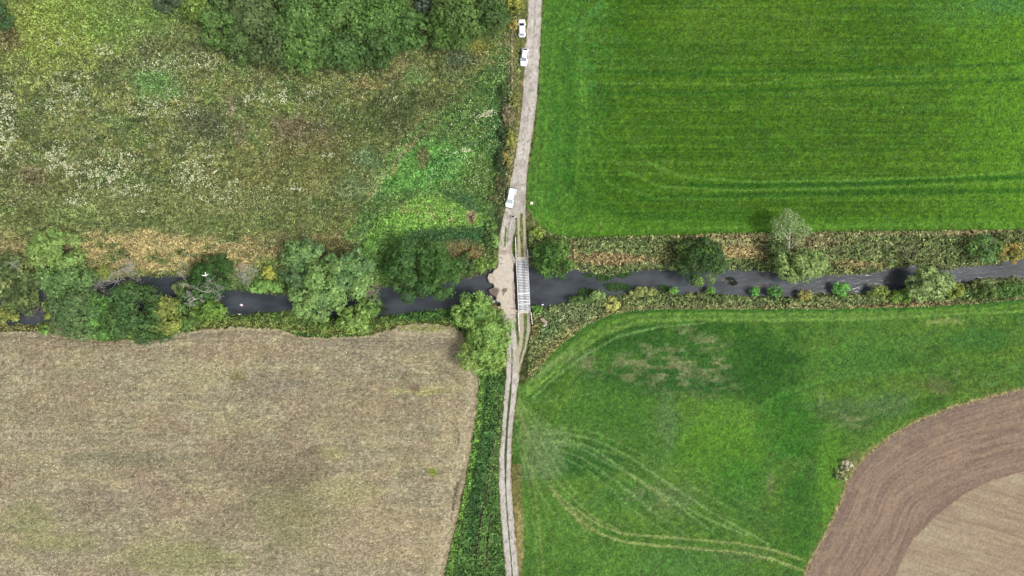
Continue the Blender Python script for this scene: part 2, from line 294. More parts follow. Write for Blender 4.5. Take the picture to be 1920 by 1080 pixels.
mix(F*blob(1400, 40, 140, 40)*.3, (100, 134, 44)); mix(F*sstep(395, 425, Y)*.6, (92, 142, 44)); mix(F*blob(1800, 22, 120, 26)*.3, (78, 138, 66)); mix(F*blob(1880, 8, 60, 14)*.5, (70, 130, 70))
lc = (100, 148, 54); dc = (46, 98, 28); mix(F*line([(1150, 150), (1165, 230), (1205, 295), (1240, 318)], 3)*.35, lc); mix(F*line([(1118, 180), (1130, 250), (1165, 312)], 3)*.3, lc)
for pts, w, k, c in [([(1215, 305), (1280, 332), (1400, 341), (1600, 338), (1780, 332), (1930, 322)], 2.6, .6, lc), ([(1175, 322), (1240, 350), (1400, 357), (1600, 352), (1800, 346), (1930, 340)], 2.6, .55, lc),
                     ([(1290, 346), (1400, 348), (1600, 345), (1930, 331)], 3.6, .6, dc), ([(1200, 372), (1400, 366), (1600, 362), (1930, 356)], 4.5, .45, dc), ([(1120, 134), (1300, 138), (1600, 130), (1930, 118)], 3, .4, dc), ([(1120, 175), (1300, 176), (1600, 160), (1930, 148)], 3, .4, dc), ([(1120, 156), (1400, 157), (1600, 146), (1930, 138)], 2, .4, lc),
                     ([(1040, 60), (1030, 200), (1018, 300), (1015, 400)], 3, .4, lc), ([(1088, 60), (1092, 200), (1085, 300), (1080, 360)], 3, .35, lc), ([(1010, 400), (1060, 432), (1200, 431), (1500, 425), (1930, 418)], 3, .4, lc), ([(1012, 250), (1005, 330), (1002, 390)], 2.5, .4, (110, 140, 60)), ([(1060, 330), (1100, 385), (1200, 405), (1400, 398)], 9, .3, dc), ([(1064, 100), (1070, 250), (1062, 340)], 10, .25, dc), ([(1095, 150), (1105, 270), (1140, 345), (1230, 372), (1400, 374)], 3, .35, lc), ([(1035, 150), (1048, 290), (1035, 380)], 4, .25, (48, 112, 44))]:
    mix(F*line(pts, w)*min(1, k*1.35), c)
mix(F*blob(1127, 420, 2, 5)*.9, (150, 160, 90)); mix(F*blob(1043, 415, 3, 2)*.8, (160, 150, 110)); mix(blob(987, 400, 6, 6)*.8, (150, 130, 108))
mix(F*sstep(-9, -3, d_ne)*sstep(1100, 1000, X)*.5, (108, 134, 66))
# -- south-east grass field
F = sstep(1.2, -1.2, d_se)
mix(F, (87, 128, 50)); mix(F*sstep(.45, .65, nz(70, 50, 71))*.5, (100, 138, 50)); mix(F*sstep(.48, .66, nz(60, 40, 72))*.5, (60, 102, 36)); mix(F*sstep(.5, .68, nz(24, 16, 73))*.35, (86, 126, 64))
for bx, by, rx, ry, c, k in [(1320, 612, 90, 16, (54, 98, 34), .8), (1200, 640, 70, 28, (48, 92, 34), .85), (1430, 690, 70, 70, (48, 94, 32), .8), (1240, 715, 130, 26, (48, 90, 38), .75), (1150, 760, 70, 60, (74, 122, 46), .7), (1360, 790, 70, 40, (100, 146, 50), .75), (1350, 850, 90, 60, (94, 144, 44), .7), (1090, 860, 70, 30, (44, 96, 40), .6),
                            (1020, 850, 38, 50, (116, 138, 92), .8), (1250, 790, 20, 60, (98, 130, 80), .6), (1480, 800, 60, 60, (54, 116, 34), .6), (1560, 880, 24, 110, (96, 148, 46), .7), (1500, 960, 30, 80, (48, 104, 32), .5), (1380, 900, 50, 40, (62, 120, 44), .5), (1250, 940, 50, 26, (116, 130, 90), .5), (1180, 930, 50, 26, (70, 124, 54), .5),
                            (1760, 720, 110, 18, (100, 122, 50), .6), (1860, 655, 70, 22, (104, 134, 44), .6), (1750, 690, 80, 20, (84, 118, 44), .5), (1840, 640, 60, 22, (60, 116, 52), .55), (1620, 670, 80, 30, (70, 128, 52), .4), (1590, 590, 120, 20, (86, 136, 50), .4), (1580, 770, 50, 22, (108, 122, 78), .6), (1760, 722, 24, 16, (132, 124, 86), .6), (1660, 760, 40, 20, (90, 122, 80), .6),
                            (1540, 760, 60, 12, (74, 116, 60), .5), (1060, 1000, 70, 80, (98, 142, 56), .45), (1160, 1050, 90, 30, (92, 140, 58), .5), (1300, 1060, 80, 30, (80, 128, 64), .5), (1390, 1040, 50, 14, (98, 124, 78), .4), (1445, 905, 6, 20, (130, 130, 90), .5), (1540, 745, 6, 16, (120, 140, 90), .6)]:
    mix(F*blob(bx, by, rx, ry)*k, c)
bareN = sstep(.38, .60, nz(20, 8, 75))
for bx, by, rx, ry, k in [(1285, 690, 46, 24, 1), (1285, 625, 26, 9, .8), (1330, 645, 26, 10, .8), (1190, 680, 30, 18, .9), (1100, 682, 14, 18, .8), (1080, 672, 14, 14, .5), (1240, 655, 34, 12, .7), (1340, 690, 18, 22, .8), (1240, 712, 40, 10, .7), (1160, 705, 30, 8, .6), (1210, 640, 20, 10, .5), (1300, 730, 60, 12, .4), (1350, 720, 20, 16, .4), (1230, 920, 30, 12, .5), (1180, 930, 20, 8, .3), (1590, 780, 30, 8, .5), (1610, 790, 26, 14, .5), (1760, 715, 12, 16, .6), (1790, 705, 8, 14, .6)]:
    mix(F*blob(bx, by, rx*1.9, ry*1.7)*k*.5, (58, 104, 44)); mix(F*blob(bx, by, rx*1.25, ry*1.25)*bareN*k*.8, (150, 148, 108))
tc_ = (132, 166, 98); sc_ = (152, 168, 98)
TRK = [([(985, 742), (1020, 700), (1070, 650), (1120, 615), (1180, 593), (1260, 588), (1400, 589), (1600, 588), (1760, 582), (1930, 573)], 2.2, .6, (112, 158, 60)), ([(985, 742), (1030, 706), (1085, 658), (1135, 624), (1200, 602), (1300, 598), (1450, 600), (1600, 598), (1760, 590), (1930, 583)], 2.4, .75, (124, 164, 72)),
       ([(1000, 745), (1050, 700), (1100, 664), (1160, 630), (1240, 612), (1320, 606)], 1.8, .6, tc_), ([(990, 720), (1035, 680), (1080, 650)], 1.8, .6, tc_), ([(1010, 700), (1050, 672), (1080, 668)], 5, .35, (140, 150, 110)),
       ([(968, 760), (990, 815), (1030, 880), (1062, 925)], 1.6, .5, tc_), ([(980, 760), (1010, 815), (1045, 880), (1080, 925)], 1.6, .5, tc_), ([(966, 780), (985, 850), (1010, 920), (1050, 980)], 1.6, .4, tc_), ([(964, 800), (985, 880), (1000, 960), (1010, 1080)], 1.8, .35, tc_), ([(972, 820), (1000, 900), (1012, 1000), (1020, 1080)], 1.8, .4, (150, 160, 90)),
       ([(985, 815), (1060, 812), (1120, 826), (1180, 856), (1250, 905), (1330, 958), (1440, 1020)], 1.7, .7, tc_), ([(1010, 832), (1070, 826), (1110, 840), (1170, 880), (1240, 925), (1320, 970), (1400, 1004)], 1.7, .65, tc_), ([(1020, 822), (1080, 834), (1140, 868), (1200, 900), (1260, 940), (1340, 1000)], 1.5, .6, tc_),
       ([(1030, 838), (1090, 858), (1160, 905), (1215, 950), (1290, 1005)], 1.5, .55, tc_), ([(1040, 850), (1100, 880), (1150, 920), (1190, 960), (1270, 1010)], 1.4, .5, tc_), ([(1050, 800), (1120, 812), (1190, 845), (1280, 900), (1380, 960)], 1.4, .4, tc_), ([(1180, 890), (1240, 930), (1256, 950)], 1.6, .6, sc_),
       ([(1030, 910), (1058, 938), (1088, 960), (1125, 985), (1165, 1000), (1230, 1006), (1310, 1012), (1390, 1020), (1450, 1031), (1512, 1052)], 1.8, .85, sc_), ([(1040, 925), (1058, 950), (1085, 975), (1125, 1000), (1165, 1015), (1230, 1023), (1310, 1029), (1390, 1036), (1450, 1049), (1506, 1069)], 1.9, .9, sc_),
       ([(1050, 905), (1080, 940), (1120, 975), (1160, 992)], 1.2, .6, sc_), ([(1063, 930), (1090, 985), (1110, 1030), (1130, 1075)], 1.2, .35, tc_), ([(1060, 940), (1080, 965), (1108, 992)], 5, .5, (150, 160, 96)),
       ([(985, 755), (1040, 752), (1120, 735)], 1.4, .35, tc_), ([(1400, 775), (1480, 730), (1600, 700), (1760, 690)], 2.2, .35, (96, 148, 60)), ([(1440, 750), (1540, 715), (1700, 690), (1900, 670)], 2.2, .3, (96, 148, 60)), ([(1540, 810), (1640, 775), (1720, 740)], 3, .4, (126, 148, 84)), ([(1740, 604), (1780, 601), (1800, 604)], 4, .6, (160, 170, 100)),
       ([(1350, 830), (1440, 810), (1480, 790)], 2, .3, (110, 154, 60))]
for i in range(13):
    a_ = i/12; TRK.append(([(967+i*2, 765), (985+i*8, 830+4*math.sin(i*2.3)), (1008+26*i, 900-1.2*i), (1030+44*i, 985-1.0*i), (1050+52*i, 1085-2*i)][:5 if i < 8 else 4], 1.3, .28, (122, 150, 84)))
    if i < 6: TRK.append(([(980, 748-i*4), (1040+i*3, 684-i*5), (1100+4*i, 642-4*i), (1190, 610-4*i), (1330, 602-3*i), (1700, 600-3*i)], 1.4, .30, (120, 154, 74)))
for pts, w, k, c in TRK: mix(F*line(pts, w*1.3)*min(1, k*1.05), c)
mix(F*sstep(-10, -2, d_se)*(Y < 640)*.6, (60, 114, 42)); mix(F*line([(968, 745), (975, 780), (985, 815)], 6)*.5, (140, 148, 90))
mix(sstep(2, -2, np.maximum(np.maximum(X-978-4*n1, 870-Y), 957-X))*.9, (128, 122, 74)); mix(blob(974, 1010, 9, 70)*.8, (170, 156, 104))
mix(sstep(14, 4, seg_dist(X, Y, PLOUGH[1:-2])+6*n1)*.6, (118, 132, 66))
mix(blob(1590, 878, 17, 30, 20)*.9, (124, 128, 82)); mix(sstep(5, 2, np.abs(d_pl-1)+5*n2)*.85, (186, 166, 124)); mix(blob(1596, 905, 7, 8)*.6, (150, 128, 108)); mix(blob(1640, 840, 30, 8, -38)*.6, (152, 148, 88))
# -- ploughed headland and drilled field
F = sstep(1.0, -1.0, d_pl)
along = np.arctan2(Y-1500, X-2100)*900.0
st = fbm(d_pl/1.7, along/70, 81, 3); st2 = fbm(d_pl/9, along/150, 82, 3)
mix(F, (152, 129, 112)); mix(F*sstep(.45, .68, st)*.55, (170, 148, 126)); mix(F*sstep(.55, .35, st)*.5, (120, 102, 92)); mix(F*sstep(.5, .66, st2)*.35, (168, 146, 122)); mix(F*sstep(-28, 0, d_pl)*.4, (126, 110, 100)); mix(F*sstep(16, 3, np.abs(d_pli-5)+3*n1)*.5, (136, 114, 102))
mix(F*sstep(.6, .72, nz(26, 16, 83))*sstep(-90, -20, d_pl)*.4, (176, 156, 126))
u = X*math.cos(math.radians(17))+Y*math.sin(math.radians(17)); v = -X*math.sin(math.radians(17))+Y*math.cos(math.radians(17))
FI = sstep(1.2, -1.2, d_pli); s3 = fbm(u/46, v/1.8, 84, 3); s4 = fbm(u/120, v/14, 85, 3)
mix(FI, (168, 148, 124)); mix(FI*sstep(.45, .68, s3)*.6, (184, 165, 138)); mix(FI*sstep(.52, .32, s3)*.5, (146, 126, 108)); mix(FI*sstep(.5, .66, s4)*.5, (182, 168, 138)); mix(FI*sstep(-60, 0, d_pli)*sstep(.4, .6, s4)*.5, (184, 174, 144))
# -- stubble
F = sstep(1.2, -1.2, d_stub)
mix(F, (184, 174, 144)); mix(F*sstep(.46, .6, nz(150, 2.2, 97))*.3, (138, 128, 104)); mix(F*sstep(.48, .6, nz(110, 2.5, 98))*.3, (188, 178, 146)); mix(F*sstep(.52, .64, nz(90, 60, 99))*.4, (186, 176, 142)); mix(F*sstep(.54, .66, nz(50, 34, 103))*.35, (142, 142, 104)); mix(F*sstep(.56, .66, nz(20, 60, 104))*.3, (156, 136, 120)); mix(F*sstep(.64, .70, nz(9, 3, 105))*.7, (206, 194, 156)); mix(F*sstep(.5, .62, nz(400, 1.6, 106, 3))*.35, (136, 126, 104)); mix(F*sstep(.54, .64, nz(3.5, 200, 107, 3))*.25, (140, 128, 106)); mix(F*(np.cos(Y*2*math.pi/44+.5*n1) > .93)*.22, (132, 128, 104))
mix(F*sstep(.45, .62, nz(70, 26, 91))*.6, (176, 164, 124)); mix(F*sstep(.48, .64, nz(60, 24, 92))*.55, (152, 144, 122)); mix(F*sstep(.52, .66, nz(36, 10, 93))*.45, (142, 136, 108)); mix(F*sstep(.5, .62, nz(16, 7, 94))*.4, (184, 172, 138)); mix(F*sstep(.56, .7, nz(80, 40, 95))*.5, (160, 142, 116)); mix(F*sstep(.54, .66, nz(14, 5, 96))*.4, (136, 128, 104))
for bx, by, rx, ry, c, k in [(60, 975, 50, 34, (136, 142, 96), .5), (110, 1015, 70, 16, (154, 158, 98), .4), (540, 960, 90, 60, (132, 134, 92), .5), (330, 1045, 120, 30, (140, 148, 88), .4), (800, 733, 50, 7, (172, 172, 100), .45), (625, 850, 26, 12, (166, 166, 100), .4), (812, 884, 9, 7, (132, 156, 60), .9), (560, 880, 60, 40, (124, 108, 92), .5), (460, 870, 50, 50, (130, 114, 98), .4),
                            (650, 920, 60, 26, (176, 170, 122), .6), (840, 800, 22, 60, (186, 172, 136), .6), (720, 1000, 120, 60, (180, 162, 130), .5), (775, 725, 12, 7, (128, 106, 92), .8), (730, 640, 140, 24, (142, 136, 118), .5), (380, 700, 110, 26, (178, 170, 130), .5), (100, 780, 100, 20, (136, 130, 104), .4), (120, 760, 90, 50, (164, 146, 116), .4), (860, 660, 24, 40, (150, 136, 112), .5),
                            (500, 720, 60, 20, (130, 124, 110), .5), (250, 860, 120, 12, (124, 124, 100), .5), (300, 920, 60, 30, (150, 130, 114), .5), (180, 940, 40, 40, (138, 120, 104), .4), (420, 970, 60, 40, (152, 134, 114), .4), (700, 780, 90, 30, (160, 144, 112), .4), (445, 705, 14, 10, (130, 126, 80), .6)]:
    mix(F*blob(bx, by, rx, ry)*k, c)
mix(F*sstep(-34, -10, d_stub)*(X > 740)*.75, (192, 180, 148)); mix(F*line([(860, 830), (852, 900), (838, 960), (822, 1080)], 2.2)*.6, (188, 172, 140)); mix(F*line([(868, 880), (850, 960), (846, 975)], 2)*.5, (112, 100, 84)); mix(F*line([(858, 905), (852, 930), (848, 955)], 2)*.7, (96, 86, 74))
mix(F*line([(832, 783), (846, 790), (858, 806), (861, 826), (856, 845)], .9)*.8, (108, 100, 78)); mix(F*line([(-50, 632), (100, 634), (180, 642), (280, 644), (350, 632), (460, 620), (560, 634), (700, 640), (780, 640)], 1.0)*.6, (110, 98, 80)); mix(sstep(3.2, 1.0, np.abs(d_stub+1)+3*n2)*sstep(320, 360, X)*.8, (190, 176, 140)*np.array(1.0))
mix(F*sstep(-12, 0, d_stub)*(X > 700)*.35, (140, 128, 104)); mix(F*line([(768, 614), (815, 615), (845, 628), (868, 656)], 3)*.6, (188, 176, 136)); mix(F*line([(860, 615), (885, 655), (890, 690)], 3)*.5, (118, 124, 64)); mix(F*blob(800, 616, 40, 6)*.6, (128, 138, 70))
# -- lush strip between stubble and track
LUSH = [(895, 690), (935, 690), (948, 700), (943, 760), (941, 800), (935, 850), (934, 900), (937, 950), (941, 1000), (948, 1085), (960, FAR), (700, FAR), (832, 1085), (840, 1050), (852, 1000), (864, 950), (876, 890), (886, 830), (894, 770), (899, 720)]
d_lush = sdf(LUSH, 3); F = sstep(2, -2, d_lush)*sstep(0, 3, d_stub)
mix(F, (82, 122, 54)); mix(F*sstep(.45, .62, nz(9, 12, 101))*.5, (60, 98, 46))
mix(F*line([(905, 700), (900, 760), (892, 840), (880, 900), (868, 950), (855, 1010), (843, 1080)], 5)*.8, (104, 146, 52)); mix(F*line([(917, 700), (911, 760), (902, 830), (892, 880), (884, 930)], 3)*.7, (44, 84, 34)); mix(F*line([(926, 800), (910, 850), (900, 900), (895, 950), (888, 1010)], 9)*.5, (42, 88, 46))
mix(F*line([(938, 740), (930, 800), (925, 860), (914, 920)], 4)*.5, (100, 112, 62)); mix(F*line([(936, 800), (934, 870), (936, 950), (942, 1040)], 3)*.4, (96, 124, 60))
mix(F*line([(921, 908), (914, 925), (907, 945), (902, 975), (898, 1010), (893, 1040)], 1.8)*.95, (150, 134, 112)); mix(F*line([(904, 960), (900, 990), (896, 1020)], 1.2)*.9, (104, 88, 76)); mix(F*line([(921, 965), (917, 990), (914, 1020), (912, 1060)], 1.6)*.8, (138, 118, 100)); mix(F*line([(927, 875), (922, 895)], 1.6)*.7, (148, 134, 104)); mix(F*line([(912, 960), (906, 1020), (904, 1080)], 5)*.6, (92, 132, 58))
# -- the approach verges round the bridge
mix(blob(964, 455, 3.2, 34)*.9*((X < 968)), (88, 104, 50)); mix(blob(984, 470, 14, 30)*.0, (0, 0, 0))
# -- river bed
mix(sstep(4, -3, d_riv)*(d_ford > 0), (60, 62, 50))
# -- track
T = sstep(0.8, -0.8, d_tr)*sstep(-0.6, 0.8, d_isle)
gcol = np.where((Y < 462)[..., None] if False else np.ones(X.shape+(1,), bool), np.array((208, 201, 191), f32), 0)
tmask = np.clip(T, 0, 1)[..., None]; gn = (nz(3, 8, 111, 2)-.5)[..., None]*44+(nz(26, 40, 112, 3)-.5)[..., None]*44
col[:] = col*(1-tmask) + (gcol+gn)*tmask
mix(T*sstep(.55, .7, nz(10, 14, 113))*.35, (150, 140, 130)); mix(T*sstep(.5, .7, nz(8, 30, 116))*.45, (206, 196, 190)); mix(T*sstep(620, 760, Y)*.35, (214, 207, 204)); mix(T*blob(983, 375, 7, 10)*.5, (152, 138, 128)); mix(T*blob(993, 60, 5, 6)*.4, (168, 150, 128))
mix(T*sstep(-3.5, -1.2, d_tr)*.35, (206, 196, 180)); mix(T*sstep(-2.5, 0, d_tr)*sstep(.48, .6, nz(4, 5, 117))*.55, (128, 124, 88)); mix(T*sstep(.60, .68, nz(4, 5, 118))*.5, (140, 130, 120)); mix(T*sstep(0.8, -0.8, d_medn)*.7, (112, 108, 88)); mix(sstep(0.9, -0.7, d_med)*((Y > 690)), (78, 92, 52)); mix(T*sstep(395, 412, Y)*(X > 967)*(Y < 700)*.8, (196, 184, 158))
for pts, w, k, c in [([(1003, 0), (1001, 60), (999, 100)], 1.5, .4, (160, 148, 140)), ([(958, 405), (953, 430), (951, 455)], 1.2, .5, (128, 122, 104)), ([(995, 20), (992, 100), (988, 180), (978, 250)], 2, .3, (206, 198, 194)), ([(975, 340), (972, 370), (970, 395)], 1.5, .3, (210, 202, 190))]: mix(T*line(pts, w)*k, c)
mix(blob(944, 641, 1, 1)*0, (0, 0, 0))
Fd = sstep(0.8, -0.8, d_ford)
mix(Fd, (222, 209, 192)); mix(Fd*sstep(.5, .68, nz(9, 12, 121))*.3, (208, 194, 178)); mix(Fd*sstep(4, 1, np.abs(X-949)+2*n1)*sstep(480, 500, Y)*sstep(545, 520, Y)*.3, (206, 204, 206)); mix(Fd*blob(922, 522, 7, 8)*sstep(.45, .6, nz(3, 3, 126))*.5, (150, 136, 122))
mix(Fd*blob(925, 550, 9, 11, 35, .3, .6)*.95, (126, 112, 104)); mix(Fd*blob(946, 545, 5, 3.6, -30, .3, 1.4)*.95, (138, 120, 108)); mix(Fd*blob(944, 551, 2, 4, 20, .3, 1)*.8, (140, 122, 112)); mix(Fd*blob(945, 473, 8, 5, 0, .4, 2)*.35, (130, 116, 104)); mix(Fd*line([(939, 494.5), (941, 494.5)], 1)*.8, (110, 104, 110)); mix(Fd*line([(938.5, 482), (940.5, 484)], 1)*.8, (110, 104, 110))
mix(Fd*line([(939, 579), (952, 579.5), (966, 579)], .35)*.9, (130, 112, 96)); mix(Fd*line([(942, 592), (952, 591), (967, 590)], .4)*.9, (120, 104, 92)); mix(Fd*line([(955, 577), (962, 577)], .4)*.7, (120, 104, 92)); mix(Fd*line([(962, 530), (963, 556), (965, 580)], 1.4)*.55, (150, 130, 104)); mix(Fd*sstep(590, 596, Y)*sstep(.5, .62, nz(2.2, 2.2, 122, 2))*.6, (140, 126, 128)); mix(Fd*(Y < 476)*sstep(.5, .65, nz(3, 3, 123))*.5, (150, 136, 118)); mix(Fd*sstep(-3, -.8, d_ford)*sstep(.45, .6, nz(5, 5, 124))*.5, (150, 132, 112))
# fine mottling: every kind of ground its own grain, running the way it was worked
grain = np.zeros(X.shape, f32)
g1 = fbm(X/2.6, Y/2.6, 131, 2)-.5; g2 = fbm(X/5, Y/1.8, 132, 2)-.5; g3 = fbm(X/7, Y/7, 133, 2)-.5
inst = d_stub < 0; inpl = d_pl < 0; ings = (d_ne < 0) | (d_se < 0)
grain = np.where(inst, .45*g2+.5*g1, np.where(inpl, .28*g1, np.where(ings, .6*g1+.3*g3, .6*g1+.5*g3)))
intr = (T > .5) | (Fd > .5)
grain = np.where(intr, .16*g1, grain)
gcolr = col.copy()
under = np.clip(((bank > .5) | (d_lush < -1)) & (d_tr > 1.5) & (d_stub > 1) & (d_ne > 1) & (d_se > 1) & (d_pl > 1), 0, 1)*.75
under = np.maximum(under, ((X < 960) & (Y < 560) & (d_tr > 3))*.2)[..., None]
gcolr = gcolr*(1-under) + (gcolr*.5+np.array((40, 40, 24), f32)*.5)*under  # dark olive soil under plants, with the shade of the gaps painted in
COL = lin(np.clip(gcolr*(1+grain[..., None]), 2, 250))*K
Z += np.where(inst | inpl | ings | intr | (d_riv < 4), .04*g1, .10*g1+.16*g3)
if True:
    Z += np.where(inpl & ~inst, .07*(st-.5), 0)
Z = Z.astype(f32)

# split the one sheet into the kinds of ground it is made of (shared borders, nothing overlaps)
lab = np.full(X.shape, 0, np.int8)            # 0 meadow
lab[(bank > .5) | (d_riv < 6)] = 1            # banks and bed
lab[F*0 > 1] = 0
lab[d_ne < 0] = 2; lab[d_se < 0] = 3; lab[d_stub < 0] = 4; lab[d_pl < 0] = 5; lab[(d_lush < 0) & (d_stub > 0)] = 8
lab[(d_tr < 0)] = 6; lab[d_ford < 0] = 7
lab[(d_tr < 0) & (d_ford > 0) & (d_riv < 0)] = 1
Zc = Z
idx = np.arange(NX*NY).reshape(NY, NX)
Fq = np.stack([idx[:-1, :-1], idx[:-1, 1:], idx[1:, 1:], idx[1:, :-1]], -1).reshape(-1, 4)
fl = lab[:-1, :-1].ravel()
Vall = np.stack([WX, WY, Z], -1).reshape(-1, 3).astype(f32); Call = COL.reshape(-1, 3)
M_GRASS = ground_mat('short_grass', 1.8, .30, 5, .28, .15)
M_MEAD = ground_mat('rough_ground', 1.6, .35, 6, .35, .35)
M_STUB = ground_mat('stubble_ground', 2.2, .20, 6, .26, .10, (0.6, 1, 1))
M_SOIL = ground_mat('tilled_soil', 2.5, .12, 8, .22, .10)
M_GRAV = ground_mat('gravel_ground', 2.0, .10, 9, .18, .05)
M_CONC = ground_mat('worn_concrete', 1.2, .06, 10, .08, .02)
NAMES = {0: ('meadow', M_MEAD), 1: ('river_bank', M_MEAD), 2: ('pasture', M_GRASS), 3: ('grass_field', M_GRASS), 4: ('stubble_field', M_STUB), 5: ('ploughed_field', M_SOIL), 6: ('track', M_GRAV), 7: ('ford', M_CONC), 8: ('verge', M_MEAD)}
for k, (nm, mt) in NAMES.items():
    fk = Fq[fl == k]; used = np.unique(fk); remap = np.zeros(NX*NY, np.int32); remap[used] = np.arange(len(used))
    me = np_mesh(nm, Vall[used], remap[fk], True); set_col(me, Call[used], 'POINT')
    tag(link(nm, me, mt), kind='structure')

def at(field, px, py):                      # nearest grid sample of a ground plan field
    i = np.clip(np.searchsorted(gx, (px-960)/8), 0, NX-1); j = np.clip(np.searchsorted(gy, (540-py)/8), 0, NY-1)
    return field[j, i]

# ------------------------------------------------------------------ water
wm, wnt, wb = new_mat('river_water'); wb.inputs['Base Color'].default_value = (0.03,0.033,0.04,1); wb.inputs['Roughness'].default_value = 0.12; wb.inputs['IOR'].default_value = 1.33
tcw = wnt.nodes.new('ShaderNodeTexCoord'); mpw = wnt.nodes.new('ShaderNodeMapping'); mpw.inputs['Scale'].default_value = (.6, 1.4, 1)
nw = wnt.nodes.new('ShaderNodeTexNoise'); nw.inputs['Scale'].default_value = 0.9; nw.inputs['Detail'].default_value = 5
bw = wnt.nodes.new('ShaderNodeBump'); bw.inputs['Strength'].default_value = 0.5; bw.inputs['Distance'].default_value = 0.1
rp = wnt.nodes.new('ShaderNodeValToRGB'); rp.color_ramp.elements[0].position = .38; rp.color_ramp.elements[0].color = (.026, .031, .036, 1); rp.color_ramp.elements[1].position = .62; rp.color_ramp.elements[1].color = (.050, .059, .068, 1)
nw2 = wnt.nodes.new('ShaderNodeTexNoise'); nw2.inputs['Scale'].default_value = 0.22; nw2.inputs['Detail'].default_value = 6
for a_, b_ in ((tcw.outputs['Object'], mpw.inputs[0]), (mpw.outputs[0], nw.inputs['Vector']), (mpw.outputs[0], nw2.inputs['Vector']), (nw.outputs['Fac'], bw.inputs['Height']), (bw.outputs[0], wb.inputs['Normal']), (nw2.outputs['Fac'], rp.inputs[0]), (rp.outputs[0], wb.inputs['Base Color'])): wnt.links.new(a_, b_)
xs = np.concatenate([[-1500], np.arange(-130, 131, 10), [1500]])
V = []; Fw = []
for k, xx in enumerate(xs):
    px = 960+8*xx; yn = np.interp(px, [p[0] for p in RN], [p[1] for p in RN]); ys = np.interp(px, [p[0] for p in RS], [p[1] for p in RS])
    V += [(xx, (540-yn)/8+4, -.9), (xx, (540-ys)/8-4, -.9)]
    if k: Fw.append((2*k-2, 2*k-1, 2*k+1, 2*k))
tag(link('river', np_mesh('river', np.array(V, f32), np.array(Fw)), wm), kind='structure')

# ------------------------------------------------------------------ ground cover (nobody could count it)
def cover(name, label, cat, seed, box, dens, mask, hmax, ln, wd, tilt, mat=M_PLANT, bright=1.0, var=.25, recolor=None, zoff=0.0, kv=None, along=None, gap=.7, coh=2.0):
    rng = np.random.default_rng(seed); x0, y0, x1, y1 = box
    n = int((x1-x0)*(y1-y0)/64*dens); px = rng.uniform(x0, x1, n); py = rng.uniform(y0, y1, n)
    keep = rng.random(n) < mask(px, py)*(1-gap+gap*sstep(.38, .56, fbm(px/5.5, py/4.5, seed+9, 2))); px = px[keep]; py = py[keep]; n = len(px)
    cx = (px-960)/8; cy = (540-py)/8; g = at(Z, px, py)
    hh = hmax*(0.35+0.65*fbm(px/14, py/14, seed+3, 2))*rng.random(n)**.6
    cen = np.stack([cx, cy, g+zoff+hh], 1)
    nr = np.stack([rng.normal(0, tilt, n), rng.normal(0, tilt, n), np.ones(n)], 1)
    c = lin(np.clip(at(col, px, py), 2, 250))*(kv or KV)*bright
    c = c*np.exp(rng.normal(0, var, n))[:, None]*np.exp(coh*(fbm(px/6, py/5, seed+21, 3)-.5))[:, None] * (1+rng.normal(0, .06, (n, 3)))
    if recolor is not None: c = recolor(px, py, c, rng)
    L_ = ln*rng.uniform(.6, 1.4, n); W_ = wd*rng.uniform(.6, 1.4, n)
    al = None if along is None else along(px, py, rng, n)
    me = leaves_mesh(name, cen, nr, L_, W_, np.clip(c, .004, .85), rng, al)
    return tag(link(name, me, mat), label, cat, kind='stuff')
def A(a): return lambda px, py: at(a, px, py)
clear = (d_riv > 1) & (d_tr > 1.5)
m_mead = ((lab == 0) & clear & (X < 975)).astype(f32)
flowerM = np.zeros(X.shape, f32)
for bx, by, rx, ry, k in [(15, 215, 26, 40, 1), (10, 270, 30, 40, 1), (110, 80, 30, 10, .5), (135, 145, 50, 12, .4), (130, 165, 36, 14, .5), (110, 300, 36, 22, 1), (150, 320, 30, 16, .8), (160, 374, 22, 10, 1.6), (200, 330, 46, 32, .9), (245, 350, 46, 20, .7), (280, 395, 24, 6, .7), (370, 320, 46, 40, .8), (410, 350, 50, 22, .5), (280, 205, 34, 22, 1), (350, 190, 40, 26, .4), (390, 120, 40, 16, .5), (150, 190, 60, 12, .5), (130, 205, 34, 14, .6), (510, 185, 34, 10, .8), (480, 190, 30, 8, .8), (617, 294, 18, 8, 1.2), (560, 350, 16, 10, .8), (745, 180, 8, 14, 1.4), (865, 285, 14, 9, 1.2), (905, 215, 22, 10, .9), (230, 290, 30, 20, .6), (550, 170, 60, 16, .4), (490, 370, 18, 20, .5), (895, 250, 40, 60, .12), (300, 120, 40, 16, .5), (200, 95, 20, 10, .8)]:
    flowerM = np.maximum(flowerM, blob(bx, by, rx, ry, 0, .4, 1.6)*k)
flowerM = np.maximum(flowerM, .10*in_mead*sstep(.45, .6, nz(30, 22, 142))*(Y < 400))*sstep(.44, .58, nz(7, 6, 141))
cover('meadow_grass', 'rough tussocky grass and weeds covering the untended meadow left of the track', 'grass', 201, (-60, -60, 985, 560), 30, A(m_mead), .6, .46, .18, .6, var=.26, bright=1.12, gap=.5, coh=1.5)
cover('meadow_flowers', 'drifts of small creamy white flower heads in the rough meadow', 'flowers', 202, (-60, 40, 960, 430), 30, lambda px, py: at(m_mead*flowerM, px, py), .5, .26, .2, .25, var=.25, zoff=.6, gap=.85,
      recolor=lambda px, py, c, r: lin(np.array((215, 220, 180)))*.75*np.exp(r.normal(0, .22, len(c)))[:, None])
m_ne = ((lab == 1) & (d_riv > -7) & (X > 992) & (Y < 530)).astype(f32)*np.where(d_riv < 1, .8, 1.0)
cover('bank_vegetation', 'tall pale reeds and nettles on the north bank right of the bridge', 'bank plants', 203, (985, 380, 1990, 535), 46, A(m_ne), 1.1, .5, .2, .8, var=.36, bright=1.2)
